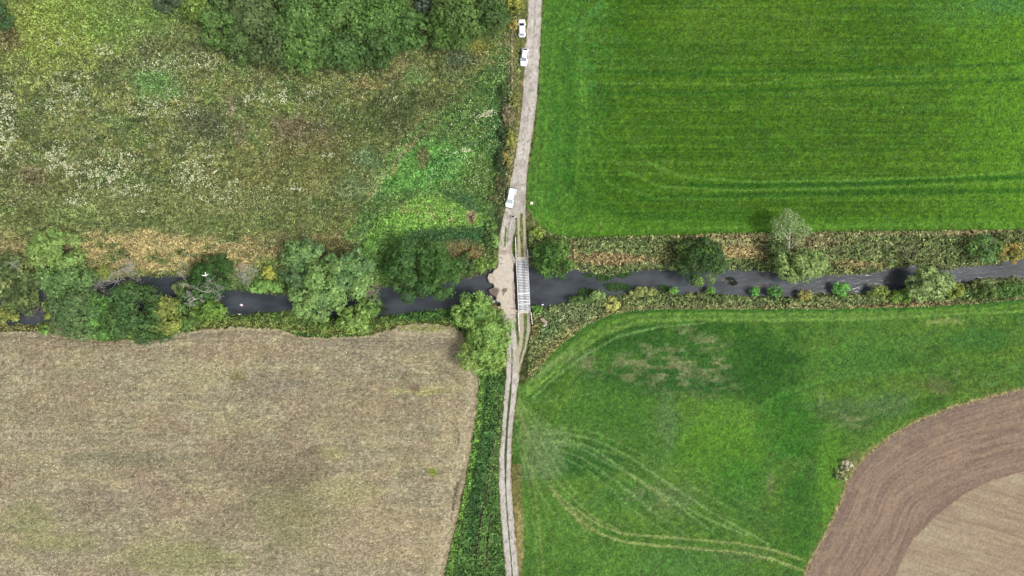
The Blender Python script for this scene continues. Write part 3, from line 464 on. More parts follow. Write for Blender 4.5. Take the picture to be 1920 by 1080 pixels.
m_se = ((lab == 1) & (d_riv > -7) & (X > 990) & (Y >= 520) & (d_tr > 4)).astype(f32)*np.where(d_riv < 1, .8, 1.0)
cover('bank_vegetation', 'grey green nettles and brambles between the river and the lower right field', 'bank plants', 204, (985, 510, 1990, 730), 46, A(m_se), 1.0, .5, .2, .8, var=.36, bright=1.2)
m_sw = ((lab == 1) & (d_riv > -6) & (X < 950) & (Y > 560) & (d_tr > 4) & (d_stub > 3)).astype(f32)*np.where(d_riv < 1, .8, 1.0)*np.clip((seg_dist(X, Y, STUB[1:16])-2)/8, .15, 1)
cover('bank_vegetation', 'green nettles and reeds on the south bank above the stubble', 'bank plants', 205, (-60, 555, 952, 645), 62, A(m_sw), 1.0, .42, .18, .8, var=.36, bright=1.2)
m_nw = ((lab == 1) & (d_riv > -5) & (X < 950) & (Y < 560)).astype(f32)
cover('bank_vegetation', 'dry grass and weeds overhanging the north bank left of the ford', 'bank plants', 206, (-60, 480, 935, 560), 50, A(m_nw), .9, .4, .13, .8, var=.35)
m_lu = ((lab == 8) & (d_tr > 2) & (d_lush < -1)).astype(f32)*(col[..., 0] < col[..., 1]*.95)
cover('verge_vegetation', 'dense dark green nettles in the strip between the stubble and the track', 'verge plants', 207, (820, 660, 960, 1120), 70, A(m_lu), 1.0, .42, .17, .8, var=.36, bright=1.2)
m_is = ((d_isle < -.5) | ((d_med < -.5) & (Y > 692))).astype(f32)
cover('track_grass', 'thin grass ridges growing between the wheel ruts of the track', 'grass', 208, (930, 390, 1000, 1100), 50, A(m_is), .18, .25, .07, .6, var=.3)
m_p = ((lab == 2)*(0.35+0.65*sstep(.5, .64, nz(14, 9, 54))*sstep(.42, .6, nz(100, 45, 55)))).astype(f32)
m_p = np.maximum(m_p, (lab == 2)*(blob(1110, 70, 60, 110)+blob(1130, 200, 36, 34)+blob(1890, 10, 80, 20)))
cover('clover', 'low clumps of clover and docks dotted through the upper right pasture', 'weeds', 209, (1000, -60, 1990, 445), 9, A(m_p), .14, .34, .24, .45, var=.25, kv=.74)
cover('field_grass', 'short tufts of grass across the lower right field', 'grass', 210, (955, 560, 1990, 1120), 6, A((lab == 3).astype(f32)), .12, .34, .16, .6, var=.26, kv=.72, gap=.2, coh=.6)
def acr(px, py, r, n): return np.stack([r.normal(0, 1, n), r.normal(0, .55, n), r.normal(0, .4, n)], 1)
cover('stubble', 'cut straw stubble and chaff lying over the lower left field', 'stubble', 211, (-60, 600, 905, 1120), 17, A((lab == 4).astype(f32)), .14, .34, .09, .8, M_STRAW, var=.6, kv=.86, along=acr, gap=.3, coh=.8)
cover('ripe_grass', 'fringe of dry tan grass along the edges of the ploughed field', 'grass', 212, (1490, 700, 1990, 1120), 40, A(((np.abs(d_pl-1.5) < 4)).astype(f32)), .35, .35, .08, .8, M_STRAW, var=.3)
def weedm(spots): 
    m = np.zeros(X.shape, f32)
    for s in spots: m = np.maximum(m, blob(*s, 0, .3, 1.4))
    return m
wmk = weedm([(1105, 516, 10, 3.4), (1140, 520, 16, 6), (1170, 515, 18, 5), (1106, 548, 20, 7), (1158, 537, 22, 7.5), (1246, 541, 8, 6.5)])*(d_riv < 3)*sstep(.24, .36, nz(6, 3, 151))
wmk2 = weedm([(760, 575, 0.1, 0.1), (715, 579, 14, 6), (1372, 522, 9, 3), (1378, 530, 7, 4)])*(d_riv < 1)
cover('water_weed', 'dark green beds of river weed standing in the water right of the bridge', 'water plants', 213, (1080, 500, 1270, 562), 170, A(wmk), .9, .6, .12, 1.6, gap=.55, zoff=0, var=.35, recolor=lambda px, py, c, r: lin(np.array((54, 92, 32)))*.9*np.exp(r.normal(0, .35, len(c)))[:, None])
cover('water_weed', 'small dark tufts of weed in the river under the willow and beside the round tree', 'water plants', 214, (690, 500, 1400, 600), 90, A(wmk2), .3, .4, .12, .9, zoff=0, var=.35, recolor=lambda px, py, c, r: lin(np.array((70, 86, 44)))*.7*np.exp(r.normal(0, .35, len(c)))[:, None])
for nm in ('water_weed', 'water_weed.001'):
    o = bpy.data.objects[nm]; n = len(o.data.vertices); a = np.empty(n*3, f32); o.data.vertices.foreach_get('co', a); a = a.reshape(-1, 3)
    a[:, 2] = -.93 + (a[:, 2]-a[:, 2].min())/(a[:, 2].max()-a[:, 2].min())*1.0; o.data.vertices.foreach_set('co', a.ravel())

# ------------------------------------------------------------------ trees and bushes
def tube_verts(pts, radii, k=6):
    V = []; F = []; up = Vector((0, 0, 1))
    for i, (p, r) in enumerate(zip(pts, radii)):
        d = (Vector(pts[min(i+1, len(pts)-1)])-Vector(pts[max(i-1, 0)])).normalized()
        a = d.cross(up) if abs(d.z) < .95 else d.cross(Vector((1, 0, 0))); a.normalize(); b = d.cross(a)
        for j in range(k):
            t = 2*math.pi*j/k; V.append(Vector(p)+(a*math.cos(t)+b*math.sin(t))*r)
        if i:
            for j in range(k): F.append(((i-1)*k+j, (i-1)*k+(j+1) % k, i*k+(j+1) % k, i*k+j))
    F.append(tuple(range(k))[::-1]); F.append(tuple(range((len(pts)-1)*k, len(pts)*k)))
    return V, F
def tubes_mesh(name, specs, k=6):
    V = []; F = []
    for pts, rad in specs:
        v, f = tube_verts(pts, rad, k); o = len(V); V += [tuple(q) for q in v]; F += [tuple(i+o for i in g) for g in f]
    me = bpy.data.meshes.new(name); me.from_pydata(V, [], F)
    for p in me.polygons: p.use_smooth = True
    return me
def branch(rng, p, d, L, r, depth, out, spread=.6, up=.1):
    pts = [tuple(p)]; rad = [r]; q = Vector(p); dd = Vector(d).normalized()
    for s in range(4):
        dd = (dd+Vector(rng.normal(0, .22, 3))+Vector((0, 0, up))).normalized(); q = q+dd*(L/4); pts.append(tuple(q)); rad.append(max(r*(1-.2*(s+1)), .012))
        if depth > 0 and s >= 1:
            for _ in range(2 if s == 3 else 1):
                nd = (dd+Vector(rng.normal(0, spread, 3))).normalized(); branch(rng, q, nd, L*.6, rad[-1]*.7, depth-1, out, spread, up)
    out.append((pts, rad))
def crown_mesh(rng, rx, ry, h, zc, base, leaf=.30, dens=1.0, lobes=None, var=.20, lobe_var=.12, low=.3, tint=None, lobe_r=(.20, .34), clump=.50, rough=.09, out=.98):
    """clumps of leaves over an uneven dome of lobes; local coordinates, crown centre at height zc, half height h"""
    rm = (rx+ry)/2
    if lobes is None: lobes = int(10+rm*4)
    dirs = rng.normal(size=(lobes, 3)); dirs[:, 2] = np.abs(dirs[:, 2])-low; kk = int(lobes*.42); aa = np.arange(kk)*6.283/kk+rng.normal(0, .25, kk); dirs[:kk] = np.stack([np.cos(aa), np.sin(aa), rng.uniform(-.15, .35, kk)], 1); k2 = kk+max(3, int(lobes*.22)); dirs[kk:k2, :2] *= .45; dirs[kk:k2, 2] = .9; dirs /= np.linalg.norm(dirs, axis=1, keepdims=True)
    rr = rng.uniform(.45, out-.12, lobes); rr[:kk] = rng.uniform(.66, .90, kk)
    lr = np.clip(rng.uniform(lobe_r[0], lobe_r[1], lobes)*rm, .35, 2.2)
    lc = dirs*rr[:, None]*np.array([rx, ry, h])
    base = lin(np.array(base))*KV*1.08; cs = []; ns = []; cc = []
    nc = max(1, int(dens*1.0))
    for i in range(lobes):
        m = max(5, int(4*math.pi*lr[i]**2*.62*dens/(clump*clump)*1.28)); d = rng.normal(size=(m, 3)); d /= np.linalg.norm(d, axis=1, keepdims=True); d = d[d[:, 2] > -.35]
        p = lc[i]+d*(lr[i]*(1+rng.normal(0, rough, len(d))))[:, None]*np.array([1, 1, .85])
        q = np.linalg.norm(p/np.array([rx, ry, h]), axis=1); k = (q > .42) & (q < 1.22) & (p[:, 2] > -h*.7); p = p[k]; d = d[k]; m = len(p)
        if m == 0: continue
        c0 = base*np.array([1.04, 1.0, .84])*math.exp(rng.normal(0, lobe_var))
        if tint is not None and rng.random() < tint[1]: c0 = c0*.3+lin(np.array(tint[0]))*KV*.8
        c = c0*np.exp(rng.normal(0, .22, m))[:, None]; L = 9
        off = rng.normal(0, clump*.31, (m, L, 3)); off[..., 2] *= .6
        cs.append((p[:, None]+off).reshape(-1, 3)); ns.append((d[:, None]*1.0+np.array([0, 0, .25])+rng.normal(0, .34, (m, L, 3))).reshape(-1, 3))
        cc.append((c[:, None]*np.exp(rng.normal(0, var, (m, L)))[..., None]*(1+rng.normal(0, .05, (m, L, 3)))).reshape(-1, 3))
    n = int(rx*ry*3.14*4); a = rng.uniform(0, 6.283, n); r = np.sqrt(rng.random(n))*.82      # foliage deep inside the crown
    cs.append(np.stack([np.cos(a)*r*rx, np.sin(a)*r*ry, rng.uniform(-.7, -.15, n)*h], 1)); ns.append(rng.normal(0, .6, (n, 3))+np.array([0, 0, 1.])); cc.append(base*np.exp(rng.normal(0, var, n))[:, None])
    cen = np.concatenate(cs); nr = np.concatenate(ns); c = np.concatenate(cc); cen[:, 2] += zc; n = len(cen)
    return leaves_mesh('crown', cen, nr, leaf*rng.uniform(.6, 1.5, n), leaf*.66*rng.uniform(.6, 1.4, n), np.clip(c, .004, .8), rng)
def trunk_mesh(rng, H, r, rx, n=5, lean=(0, 0)):
    out = [([(0, 0, -.6), (lean[0]*.1, lean[1]*.1, H*.25), (lean[0]*.4, lean[1]*.4, H*.55), (lean[0]*.8, lean[1]*.8, H*.85)], [r*1.35, r, r*.7, r*.25])]
    for i in range(n):
        a = i*6.283/n+rng.uniform(-.4, .4); z = H*rng.uniform(.25, .5)
        e = rx*rng.uniform(.55, .8)
        out.append(([(0+lean[0]*.3, lean[1]*.3, z), (math.cos(a)*e*.45, math.sin(a)*e*.45, z+H*.16), (math.cos(a)*e, math.sin(a)*e, z+H*.28)], [r*.5, r*.35, r*.1]))
    return tubes_mesh('trunk', out)
SEED = [1000]
def tree(name, label, cat, px, py, rx, ry, H, colr, group=None, zb=0.0, bush=False, bark=M_BARK, **kw):
    SEED[0] += 7; rng = np.random.default_rng(SEED[0]); zt = H*.62
    x, y = P(px, py, zt); s = (CAM_H-zt)/CAM_H/8
    t = empty(name, (x, y, zb), 0); tag(t, label, cat, group)
    rx *= s; ry *= s
    ch = H*.55 if bush else H*.50; zc = H*.46 if bush else H*.54
    if bush: kw.setdefault('clump', .36); kw.setdefault('leaf', .26)
    link('crown', crown_mesh(rng, rx, ry, ch, zc, colr, **kw), M_LEAF, t)
    link('stem' if bush else 'trunk', trunk_mesh(rng, H*.8, .06+.022*H if not bush else .05+.01*H, rx), bark, t)
    return t
WG = 'wood along the top edge'
G1 = (84, 122, 62); G2 = (96, 138, 66); DG = (58, 100, 44); GG = (92, 116, 80); YG = (130, 152, 66)
# the wood at the top
for px, py, r, H, c, l in [
    (368, 20, 26, 6, (112, 142, 62), 'yellow green tree at the far left corner of the top wood'), (412, 52, 38, 7, (88, 126, 62), 'mid green tree on the left slope of the top wood, above the meadow'),
    (448, 88, 30, 6, (84, 116, 62), 'low dark green tree on the left foot of the top wood'), (472, 26, 46, 8.5, (92, 118, 72), 'greyish green tree in the left part of the top wood'),
    (512, 92, 42, 7, (84, 108, 66), 'dull grey green tree at the lower left rim of the top wood'), (566, 40, 52, 9, (94, 134, 68), 'bright green tree left of centre in the top wood'),
    (572, 100, 40, 7.5, (90, 130, 62), 'fresh green tree on the lowest rim of the top wood'), (640, 36, 54, 9, (92, 132, 64), 'broad bright green tree in the middle of the top wood'),
    (642, 98, 42, 7.5, (78, 116, 60), 'darker green tree on the lower rim of the top wood, right of its lowest point'), (712, 34, 50, 9, (88, 132, 62), 'large green tree right of centre in the top wood'),
    (710, 88, 40, 7.5, (72, 108, 54), 'dark green tree on the lower right rim of the big mass of the top wood'), (766, 56, 40, 8, (78, 118, 56), 'green tree beside the dark cleft of the top wood'),
    (862, 34, 54, 8.5, (88, 122, 58), 'rounded olive green tree right of the cleft in the top wood'), (918, 34, 38, 7.5, (74, 106, 54), 'dark olive tree at the right end of the top wood'), (835, 62, 32, 6.5, (84, 122, 54), 'small green tree at the foot of the rounded olive tree'),
    (430, -22, 44, 8, (88, 118, 70), 'green tree cut by the frame at the top left of the wood'), (545, -25, 48, 9, (90, 126, 70), 'green tree cut by the frame above the bright green tree'), (640, -28, 48, 9, (90, 134, 66), 'green tree cut by the frame at the middle of the wood'),
    (728, -26, 44, 9, (84, 126, 62), 'green tree cut by the frame near the cleft of the wood'), (850, -28, 50, 8.5, (82, 114, 56), 'olive tree cut by the frame right of the cleft')]:
    tree('tree', l, 'tree', px, py-3, r*1.0, r*.94, H*.55+4, tuple(.95*v for v in c), group=WG, leaf=.34, dens=1.1, clump=.54, rough=.19, lobe_var=.09, lobe_r=(.20, .36), low=.2)
tree('shrub', 'yellow green shrub at the right end of the wood, by the gravel track', 'shrub', 962, 8, 22, 16, 4, (140, 146, 62), bush=True)
tree('shrub', 'small ochre shrub beside the fence, left of the upper parked car', 'shrub', 963, 46, 8, 11, 1.8, (172, 156, 84), bush=True, leaf=.25)
tree('tree', 'dark green tree cut off by the left edge of the meadow top', 'tree', -4, 30, 22, 28, 6, (62, 98, 62))
tree('shrub', 'blue grey shrub at the top edge left of the wood', 'shrub', 312, 4, 26, 16, 3.5, (78, 100, 78), bush=True)
tree('shrub', 'slate grey bush squeezed into the cleft of the top wood', 'shrub', 797, 0, 18, 18, 5, (110, 128, 122), bush=True)
# scrub beside the track
for px, py, rx, ry, H, c, l in [(945, 172, 9, 16, 2.2, (70, 98, 56), 'dark bramble clump at the top of the row beside the track'), (952, 212, 10, 20, 2.4, (128, 120, 98), 'greyish brown thorn bush in the row beside the track'), (964, 186, 8, 14, 1.8, (128, 136, 66), 'small olive bush closest to the track above the thorn bush'),
                            (944, 252, 9, 18, 2.2, (58, 84, 50), 'dark green bush below the thorn bush'), (959, 262, 10, 18, 2.4, (140, 148, 70), 'yellow green bush between the dark bush and the track'), (950, 296, 10, 16, 2.4, (142, 138, 76), 'straw coloured bush halfway down the row'), (936, 300, 8, 22, 2.2, (54, 80, 48), 'long dark bush left of the straw coloured one'),
                            (938, 344, 11, 16, 2.0, (92, 98, 66), 'brownish bramble left of the parked off road car'), (926, 372, 10, 8, 1.4, (100, 110, 72), 'low grey green bramble at the lower end of the row'), (921, 430, 12, 14, 1.8, (88, 122, 62), 'green bush left of the track above the ford'), (928, 452, 8, 12, 1.8, (118, 156, 80), 'pale green leafy bush touching the left side of the track'),
                            (917, 452, 10, 14, 1.8, (72, 104, 54), 'dark bush behind the pale leafy one above the ford'), (925, 492, 7, 14, 1.8, (110, 144, 66), 'bright bush against the upper left corner of the ford'), (902, 496, 15, 13, 2.6, (112, 148, 62), 'light green bush on the bank just left of the ford'), (876, 496, 18, 20, 3.2, (74, 108, 58), 'dark green bush between the twin round trees and the ford'), (884, 478, 16, 10, 1.6, (134, 116, 78), 'brown withered bush above the ford bank')]:
    tree('bush', l, 'bush', px, py, rx, ry, H, c, group='bushes along the track and ford', bush=True, leaf=.26, clump=.34, lobes=14)
# left river group
tree('tree', 'large pale green tree among the left river group, standing above the dark water gap', 'tree', 100, 468, 50, 38, 9, (122, 152, 82), dens=1.1, low=.3, tint=((110, 150, 70), .3))
tree('tree', 'shade coloured lower half crown under the large pale green tree', 'tree', 118, 522, 52, 38, 7, (94, 130, 76), dens=0.88)  # dark underside of the pale tree, its shade put into the leaf colour
tree('tree', 'sparse grey green tree with bare twigs at the far left of the river', 'tree', 14, 520, 46, 42, 7, (88, 112, 66), dens=0.85, tint=((130, 140, 80), .3))
tree('tree', 'scraggy half bare tree hanging over the dark gap at far left', 'tree', 40, 562, 34, 32, 5.5, (94, 114, 64), dens=0.8, tint=((70, 90, 50), .4))
tree('bush', 'yellowish bush at the far left end of the south bank', 'bush', 10, 592, 26, 16, 2.6, (128, 138, 66), bush=True)
tree('tree', 'grey leaved tree on the south bank left of the dark tree trio', 'tree', 146, 588, 58, 46, 7.5, (90, 118, 74), dens=0.88, tint=((70, 108, 60), .3))
tree('tree', 'bright green leaning tree between the grey leaved tree and the dark one', 'tree', 184, 592, 24, 46, 7, (90, 140, 62), dens=0.94)
tree('tree', 'tall dark green tree in the middle of the lower left trio', 'tree', 250, 588, 52, 56, 9, (66, 102, 54), dens=0.94, tint=((92, 118, 52), .3))
tree('tree', 'yellow green flowering tree right of the tall dark green one', 'tree', 312, 592, 30, 40, 7, (136, 150, 72), dens=0.94, lobe_r=(.2, .3))
tree('bush', 'dark green bush poking out below the yellow green tree onto the stubble', 'bush', 309, 625, 20, 16, 3, (62, 100, 44), bush=True)
tree('tree', 'mid green tree between the yellow green tree and the river bend', 'tree', 345, 588, 22, 36, 5, (84, 118, 54))
tree('bush', 'short lime bush at the left foot of the grey leaved tree', 'bush', 82, 618, 12, 10, 1.8, (104, 146, 66), bush=True)
tree('bush', 'greyish brown scrub spilling onto the stubble at left', 'bush', 118, 618, 26, 18, 1.8, (124, 124, 100), bush=True, dens=0.69)
tree('bush', 'greenish scrub under the trees at the edge of the stubble', 'bush', 158, 624, 22, 12, 1.6, (112, 120, 78), bush=True, dens=0.69)
tree('bush', 'yellow tipped bush left of the grey leaved tree, over the dark gap', 'bush', 93, 582, 14, 20, 4, (130, 148, 62), bush=True)
tree('tree', 'very dark green round tree under the flying white bird', 'tree', 396, 514, 42, 40, 6.5, (46, 84, 32), dens=1.06)
tree('tree', 'dark lower tree behind the bleached dead branches', 'tree', 372, 545, 42, 24, 5, (66, 100, 50), dens=0.81)
tree('bush', 'bright green rounded bush at the water edge right of the lower left trio', 'bush', 387, 582, 36, 20, 3.6, (98, 136, 52), bush=True)
tree('bush', 'olive bush in the gap of the river between the dead shrubs', 'bush', 340, 540, 18, 14, 2.4, (122, 134, 84), bush=True)
tree('bush', 'olive bush above the bleached dead shrub at left', 'bush', 192, 512, 24, 12, 2.2, (120, 136, 66), bush=True)
tree('bush', 'green bush between the bleached dead shrub and the river', 'bush', 250, 545, 30, 14, 3, (82, 124, 56), bush=True)
tree('bush', 'yellow green bush on the north bank right of the pale dead shrub', 'bush', 502, 512, 13, 15, 2.0, (158, 164, 66), bush=True, leaf=.26)
tree('bush', 'leafy green weeds overhanging the water below the yellow green bush', 'bush', 498, 538, 36, 11, 1.6, (104, 146, 72), bush=True, leaf=.4)
# willows
tree('willow', 'grey green willow at the upper left of the central willow cluster', 'tree', 566, 478, 38, 30, 8, (104, 142, 84), leaf=.34, dens=1.12, tint=((80, 118, 72), .3))
tree('willow', 'shaded grey willow behind the largest willow', 'tree', 556, 516, 30, 30, 6.5, (82, 116, 76), leaf=.34)  # left side of the cluster: its shade is put into the leaf colour
tree('willow', 'largest pale green willow spreading across the river', 'tree', 628, 530, 66, 48, 10, (112, 150, 84), leaf=.34, dens=1.19, lobe_r=(.18, .30), tint=((84, 122, 72), .25))
tree('willow', 'pale willow crown at the left, dipping over the water', 'tree', 588, 566, 44, 34, 8, (116, 152, 88), leaf=.34, dens=1.12)
tree('willow', 'yellow green willow lobe lowest of the cluster, at the stubble edge', 'tree', 664, 598, 34, 26, 6, (120, 156, 76), leaf=.34, dens=1.12)
tree('willow', 'blue green willow crown at the upper right of the cluster', 'tree', 664, 502, 36, 32, 8, (94, 136, 86), leaf=.34, dens=1.12)
tree('tree', 'green tree with a bare forked branch right of the willow cluster', 'tree', 692, 566, 22, 28, 5, (92, 132, 60), leaf=.3)
# twin round trees
tree('tree', 'left of two big dark round trees over the river', 'tree', 770, 508, 46, 62, 8.5, (56, 94, 44), dens=1.00, tint=((74, 114, 50), .3), lobe_r=(.18, .30))
tree('tree', 'right of two big dark round trees over the river', 'tree', 824, 506, 38, 56, 8.5, (64, 106, 44), dens=1.00, tint=((82, 122, 50), .3), lobe_r=(.18, .30))
tree('tree', 'bright green tree on the south bank left of the ford', 'tree', 888, 586, 38, 38, 7, (122, 162, 80), dens=1.06, tint=((90, 134, 66), .25))
tree('tree', 'bright green tree between the ford and the track fork', 'tree', 924, 618, 36, 38, 7, (120, 158, 78), dens=1.06, lobes=34)
tree('tree', 'broad green tree overhanging the track at the stubble corner', 'tree', 908, 658, 47, 43, 7.5, (118, 158, 76), dens=1.06, tint=((134, 160, 68), .3))
tree('tree', 'small dark tree between the bright green tree and the river at the ford', 'tree', 905, 566, 18, 12, 4, (76, 112, 66))
# right of the bridge
tree('tree', 'dark green round tree on the bank right of the bridge', 'tree', 1036, 486, 38, 38, 6.5, (54, 98, 38), dens=1.06, tint=((96, 138, 48), .35))
tree('bush', 'blue green bush between the bridge and the dark round tree', 'bush', 1008, 478, 12, 12, 2.5, (110, 152, 108), bush=True)
tree('bush', 'yellow green bush at the corner of the pasture above the bridge', 'bush', 1006, 436, 16, 10, 1.8, (132, 158, 66), bush=True)
tree('tree', 'big dark rounded tree on the north bank, alone in the right half', 'tree', 1314, 490, 50, 46, 8, (54, 90, 42), dens=1.06, tint=((112, 148, 52), .16), lobe_r=(.18, .30))
tree('willow', 'dense sage green willow below the pale limbed tree', 'tree', 1502, 498, 50, 32, 7, (128, 156, 92), leaf=.32, dens=1.25)
tree('tree', 'dark crown left of the sage green willow', 'tree', 1458, 470, 18, 40, 5, (84, 108, 60), dens=0.69)
tree('willow', 'pale sage willow overhanging the river near the right edge', 'tree', 1742, 532, 40, 30, 7, (132, 160, 100), leaf=.34, dens=1.19, lobe_r=(.24, .36))
tree('bush', 'yellow green bush tucked right of the pale sage willow', 'bush', 1790, 543, 18, 15, 3, (142, 160, 62), bush=True)
tree('tree', 'mid green tree on the north bank near the right edge', 'tree', 1846, 466, 28, 28, 5, (96, 138, 66), dens=0.94, tint=((76, 122, 76), .4))
tree('bush', 'golden ochre bush on the north bank at the right edge', 'bush', 1898, 474, 24, 18, 3, (176, 158, 84), bush=True, tint=((118, 132, 62), .3))
tree('bush', 'greyish scrub above the golden bush at the right edge', 'bush', 1890, 450, 34, 12, 1.8, (116, 130, 84), bush=True, dens=0.81)
for px, py, rx, ry, H, c, l in [(1416, 547, 9, 8, 1.6, (88, 166, 54), 'small bright green bush, leftmost of the round ones on the south bank'), (1454, 546, 15, 11, 2.0, (76, 142, 48), 'darker oval bush second from left on the south bank'), (1510, 553, 13, 11, 1.8, (152, 148, 76), 'mustard coloured bush between two green ones'), (1579, 542, 17, 13, 2.4, (96, 170, 62), 'largest bright green round bush on the south bank'),
                            (1650, 548, 20, 14, 2.2, (124, 148, 66), 'yellow green bush left of the pale sage willow'), (1690, 556, 22, 12, 2.0, (112, 152, 62), 'lime bush at the left foot of the pale sage willow'), (1146, 571, 18, 14, 2.0, (176, 180, 104), 'pale yellow bush on the south bank right of the bridge'), (1122, 553, 18, 8, 2.0, (134, 166, 98), 'pale green bush leaning over the water beside the pale yellow one'),
                            (1205, 547, 26, 8, 1.6, (142, 156, 92), 'pale fringe bush over the weed beds right of the bridge'), (1264, 545, 8, 6, 1.3, (104, 164, 70), 'tiny vivid green bush at the water edge'), (1332, 545, 9, 6, 1.3, (94, 142, 60), 'tiny green bush below the big dark rounded tree'), (1850, 546, 30, 12, 2.4, (96, 126, 66), 'green hedge bush right of the sage willow'), (1896, 544, 28, 13, 2.4, (92, 136, 62), 'green hedge bush cut by the right edge'), (1832, 534, 16, 7, 1.8, (104, 116, 66), 'brownish green bush on the water edge near the right'), (1006, 578, 10, 6, 1.6, (96, 150, 58), 'vivid green bush at the south end of the bridge'), (1090, 562, 24, 7, 1.5, (84, 118, 62), 'dark green bush at the water edge right of the bridge')]:
    tree('bush', l, 'bush', px, py, rx, ry, H, c, group='bushes on the right half of the river', bush=True, leaf=.22, clump=.3, lobes=16)

# pale limbed tree leaning up the picture
def leaning_tree():
    rng = np.random.default_rng(77); bx, by = P(1479, 472, 0); t = empty('birch', (bx, by, 0)); tag(t, 'tree with bare pale forked limbs leaning over the pasture edge', 'tree')
    spec = []
    def rel(px, py, z):
        x, y = P(px, py, z); return (x-bx, y-by, z)
    main = [rel(1479, 474, -.3), rel(1479, 462, 2.5), rel(1480, 446, 4), rel(1481, 430, 5.5), rel(1478, 412, 7)]
    spec.append((main, [.30, .25, .18, .12, .05]))
    for a in ([(1480, 452, 3.4), (1474, 444, 4.4), (1469, 436, 5.2), (1463, 426, 6)], [(1480, 467, 1.8), (1488, 460, 2.9), (1496, 452, 4), (1504, 442, 5), (1509, 434, 5.6)], [(1479, 466, 2), (1472, 459, 3), (1465, 455, 3.8)], [(1480, 462, 2.5), (1485, 457, 3.4), (1488, 453, 4)], [(1481, 442, 4.5), (1484, 432, 5.5), (1486, 420, 6.4)]):
        spec.append(([rel(*q) for q in a], list(np.linspace(.15, .04, len(a)))))
    link('trunk', tubes_mesh('trunk', spec, 7), M_PALEBARK, t)
    cs = []; ns = []
    for px, py, z, r, n in [(1478, 408, 7, 2.0, 420), (1464, 424, 6, 2.2, 480), (1495, 420, 6.3, 2.0, 420), (1482, 425, 6.6, 1.8, 300), (1508, 432, 5.6, 1.8, 330), (1456, 440, 4.8, 1.9, 300), (1497, 440, 4.6, 1.6, 200), (1470, 440, 4.0, 1.4, 160), (1515, 434, 5, 1.2, 160), (1476, 398, 7.2, 1.1, 200), (1493, 450, 3.4, 1.2, 120), (1455, 415, 5.6, 1.3, 200), (1490, 405, 6.6, 1.2, 200)]:
        c = np.array(rel(px, py, z)); d = rng.normal(size=(n, 3)); d /= np.linalg.norm(d, axis=1, keepdims=True)
        cs.append(c+d*r*rng.random((n, 1))**.4*np.array([1, 1, .55])); ns.append(d+rng.normal(0, .6, (n, 3))+np.array([0, 0, .5]))
    cen = np.concatenate(cs); nr = np.concatenate(ns); n = len(cen)
    c = lin(np.array((136, 160, 100)))*KV*np.exp(rng.normal(0, .28, n))[:, None]
    link('crown', leaves_mesh('crown', cen, nr, rng.uniform(.2, .45, n), rng.uniform(.14, .26, n), c, rng), M_LEAF, t)
leaning_tree()
# dead shrubs and bleached branches
def dead(name, label, px, py, r, H, n, depth, seed, flat=.5, th=.05, z0=0, mat=M_DEAD, dirs=None):
    rng = np.random.default_rng(seed); x, y = P(px, py, H*.5+z0); t = empty(name, (x, y, 0)); tag(t, label, 'dead shrub'); out = []
    for i in range(n):
        a = i*6.283/n+rng.uniform(-.3, .3) if dirs is None else math.radians(dirs[i % len(dirs)])+rng.uniform(-.15, .15)
        branch(rng, (rng.uniform(-.2, .2), rng.uniform(-.2, .2), z0+(-.3 if z0 == 0 else 0)), (math.cos(a), math.sin(a), flat*rng.uniform(.5, 1.5)), r*rng.uniform(.7, 1.1), th, depth, out, .7, .03)
    link('branches', tubes_mesh('branches', out, 4), mat, t)
dead('dead_shrub', 'pale grey dead shrub on the north bank right of the dark round tree', 461, 513, 2.1, 2.6, 26, 2, 5, .6, .05)
dead('dead_tree', 'bleached dead tree sprawling on the left river bank', 212, 528, 3.4, 3.0, 9, 3, 6, .35, .08)
dead('dead_tree', 'bleached dead limb reaching into the tan grass above the sprawling one', 232, 512, 2.6, 3.0, 4, 3, 61, .4, .08, dirs=[60, 40, 80])
dead('dead_shrub', 'small grey dead shrub left of the very dark round tree', 345, 508, 1.5, 2.0, 12, 2, 7, .5, .035)
dead('dead_branch', 'pale twisted dead branches over the dark lower tree', 385, 547, 3.0, 0, 4, 3, 8, .05, .065, z0=5.6, dirs=[160, 10, 340, 30, 190, 330])
dead('dead_branch', 'short pale dead branches at the left end of the twisted ones', 366, 562, 1.8, 0, 5, 3, 9, .05, .07, z0=5.2, dirs=[150, 20, 240, 200])
dead('dead_branch', 'bare brown forked branch right of the willow cluster', 686, 556, 2.6, 0, 4, 3, 10, .1, .07, z0=4.8, mat=plain('brown_twig', (.32, .26, .19), .9), dirs=[40, 60, 20, 5])
dead('dead_shrub', 'small bleached branch at the river edge in the left gap', 253, 527, 1.2, 1.5, 6, 2, 12, .4, .04)
dead('dead_shrub', 'bare grey twigs under the scraggy tree at the far left', 64, 566, 2.6, 3.0, 9, 3, 14, .3, .04, mat=plain('grey_twig', (.30, .28, .22), .9))
dead('dead_shrub', 'pale grey twigs through the sparse tree at the far left edge', 12, 506, 2.6, 0, 3, 3, 15, .2, .05, z0=6.0)
# pale blossoming shrub by the ploughed field
tree('bush', 'pinkish white blossoming bush on the corner of the ploughed field', 'bush', 1587, 872, 12, 9, 1.6, (206, 196, 184), bush=True, leaf=.22, clump=.3, lobes=12, tint=((120, 130, 90), .15))
tree('bush', 'grey green weeds under the blossoming bush', 'bush', 1577, 890, 12, 13, 1.1, (142, 152, 110), bush=True, leaf=.25, clump=.3, lobes=12)
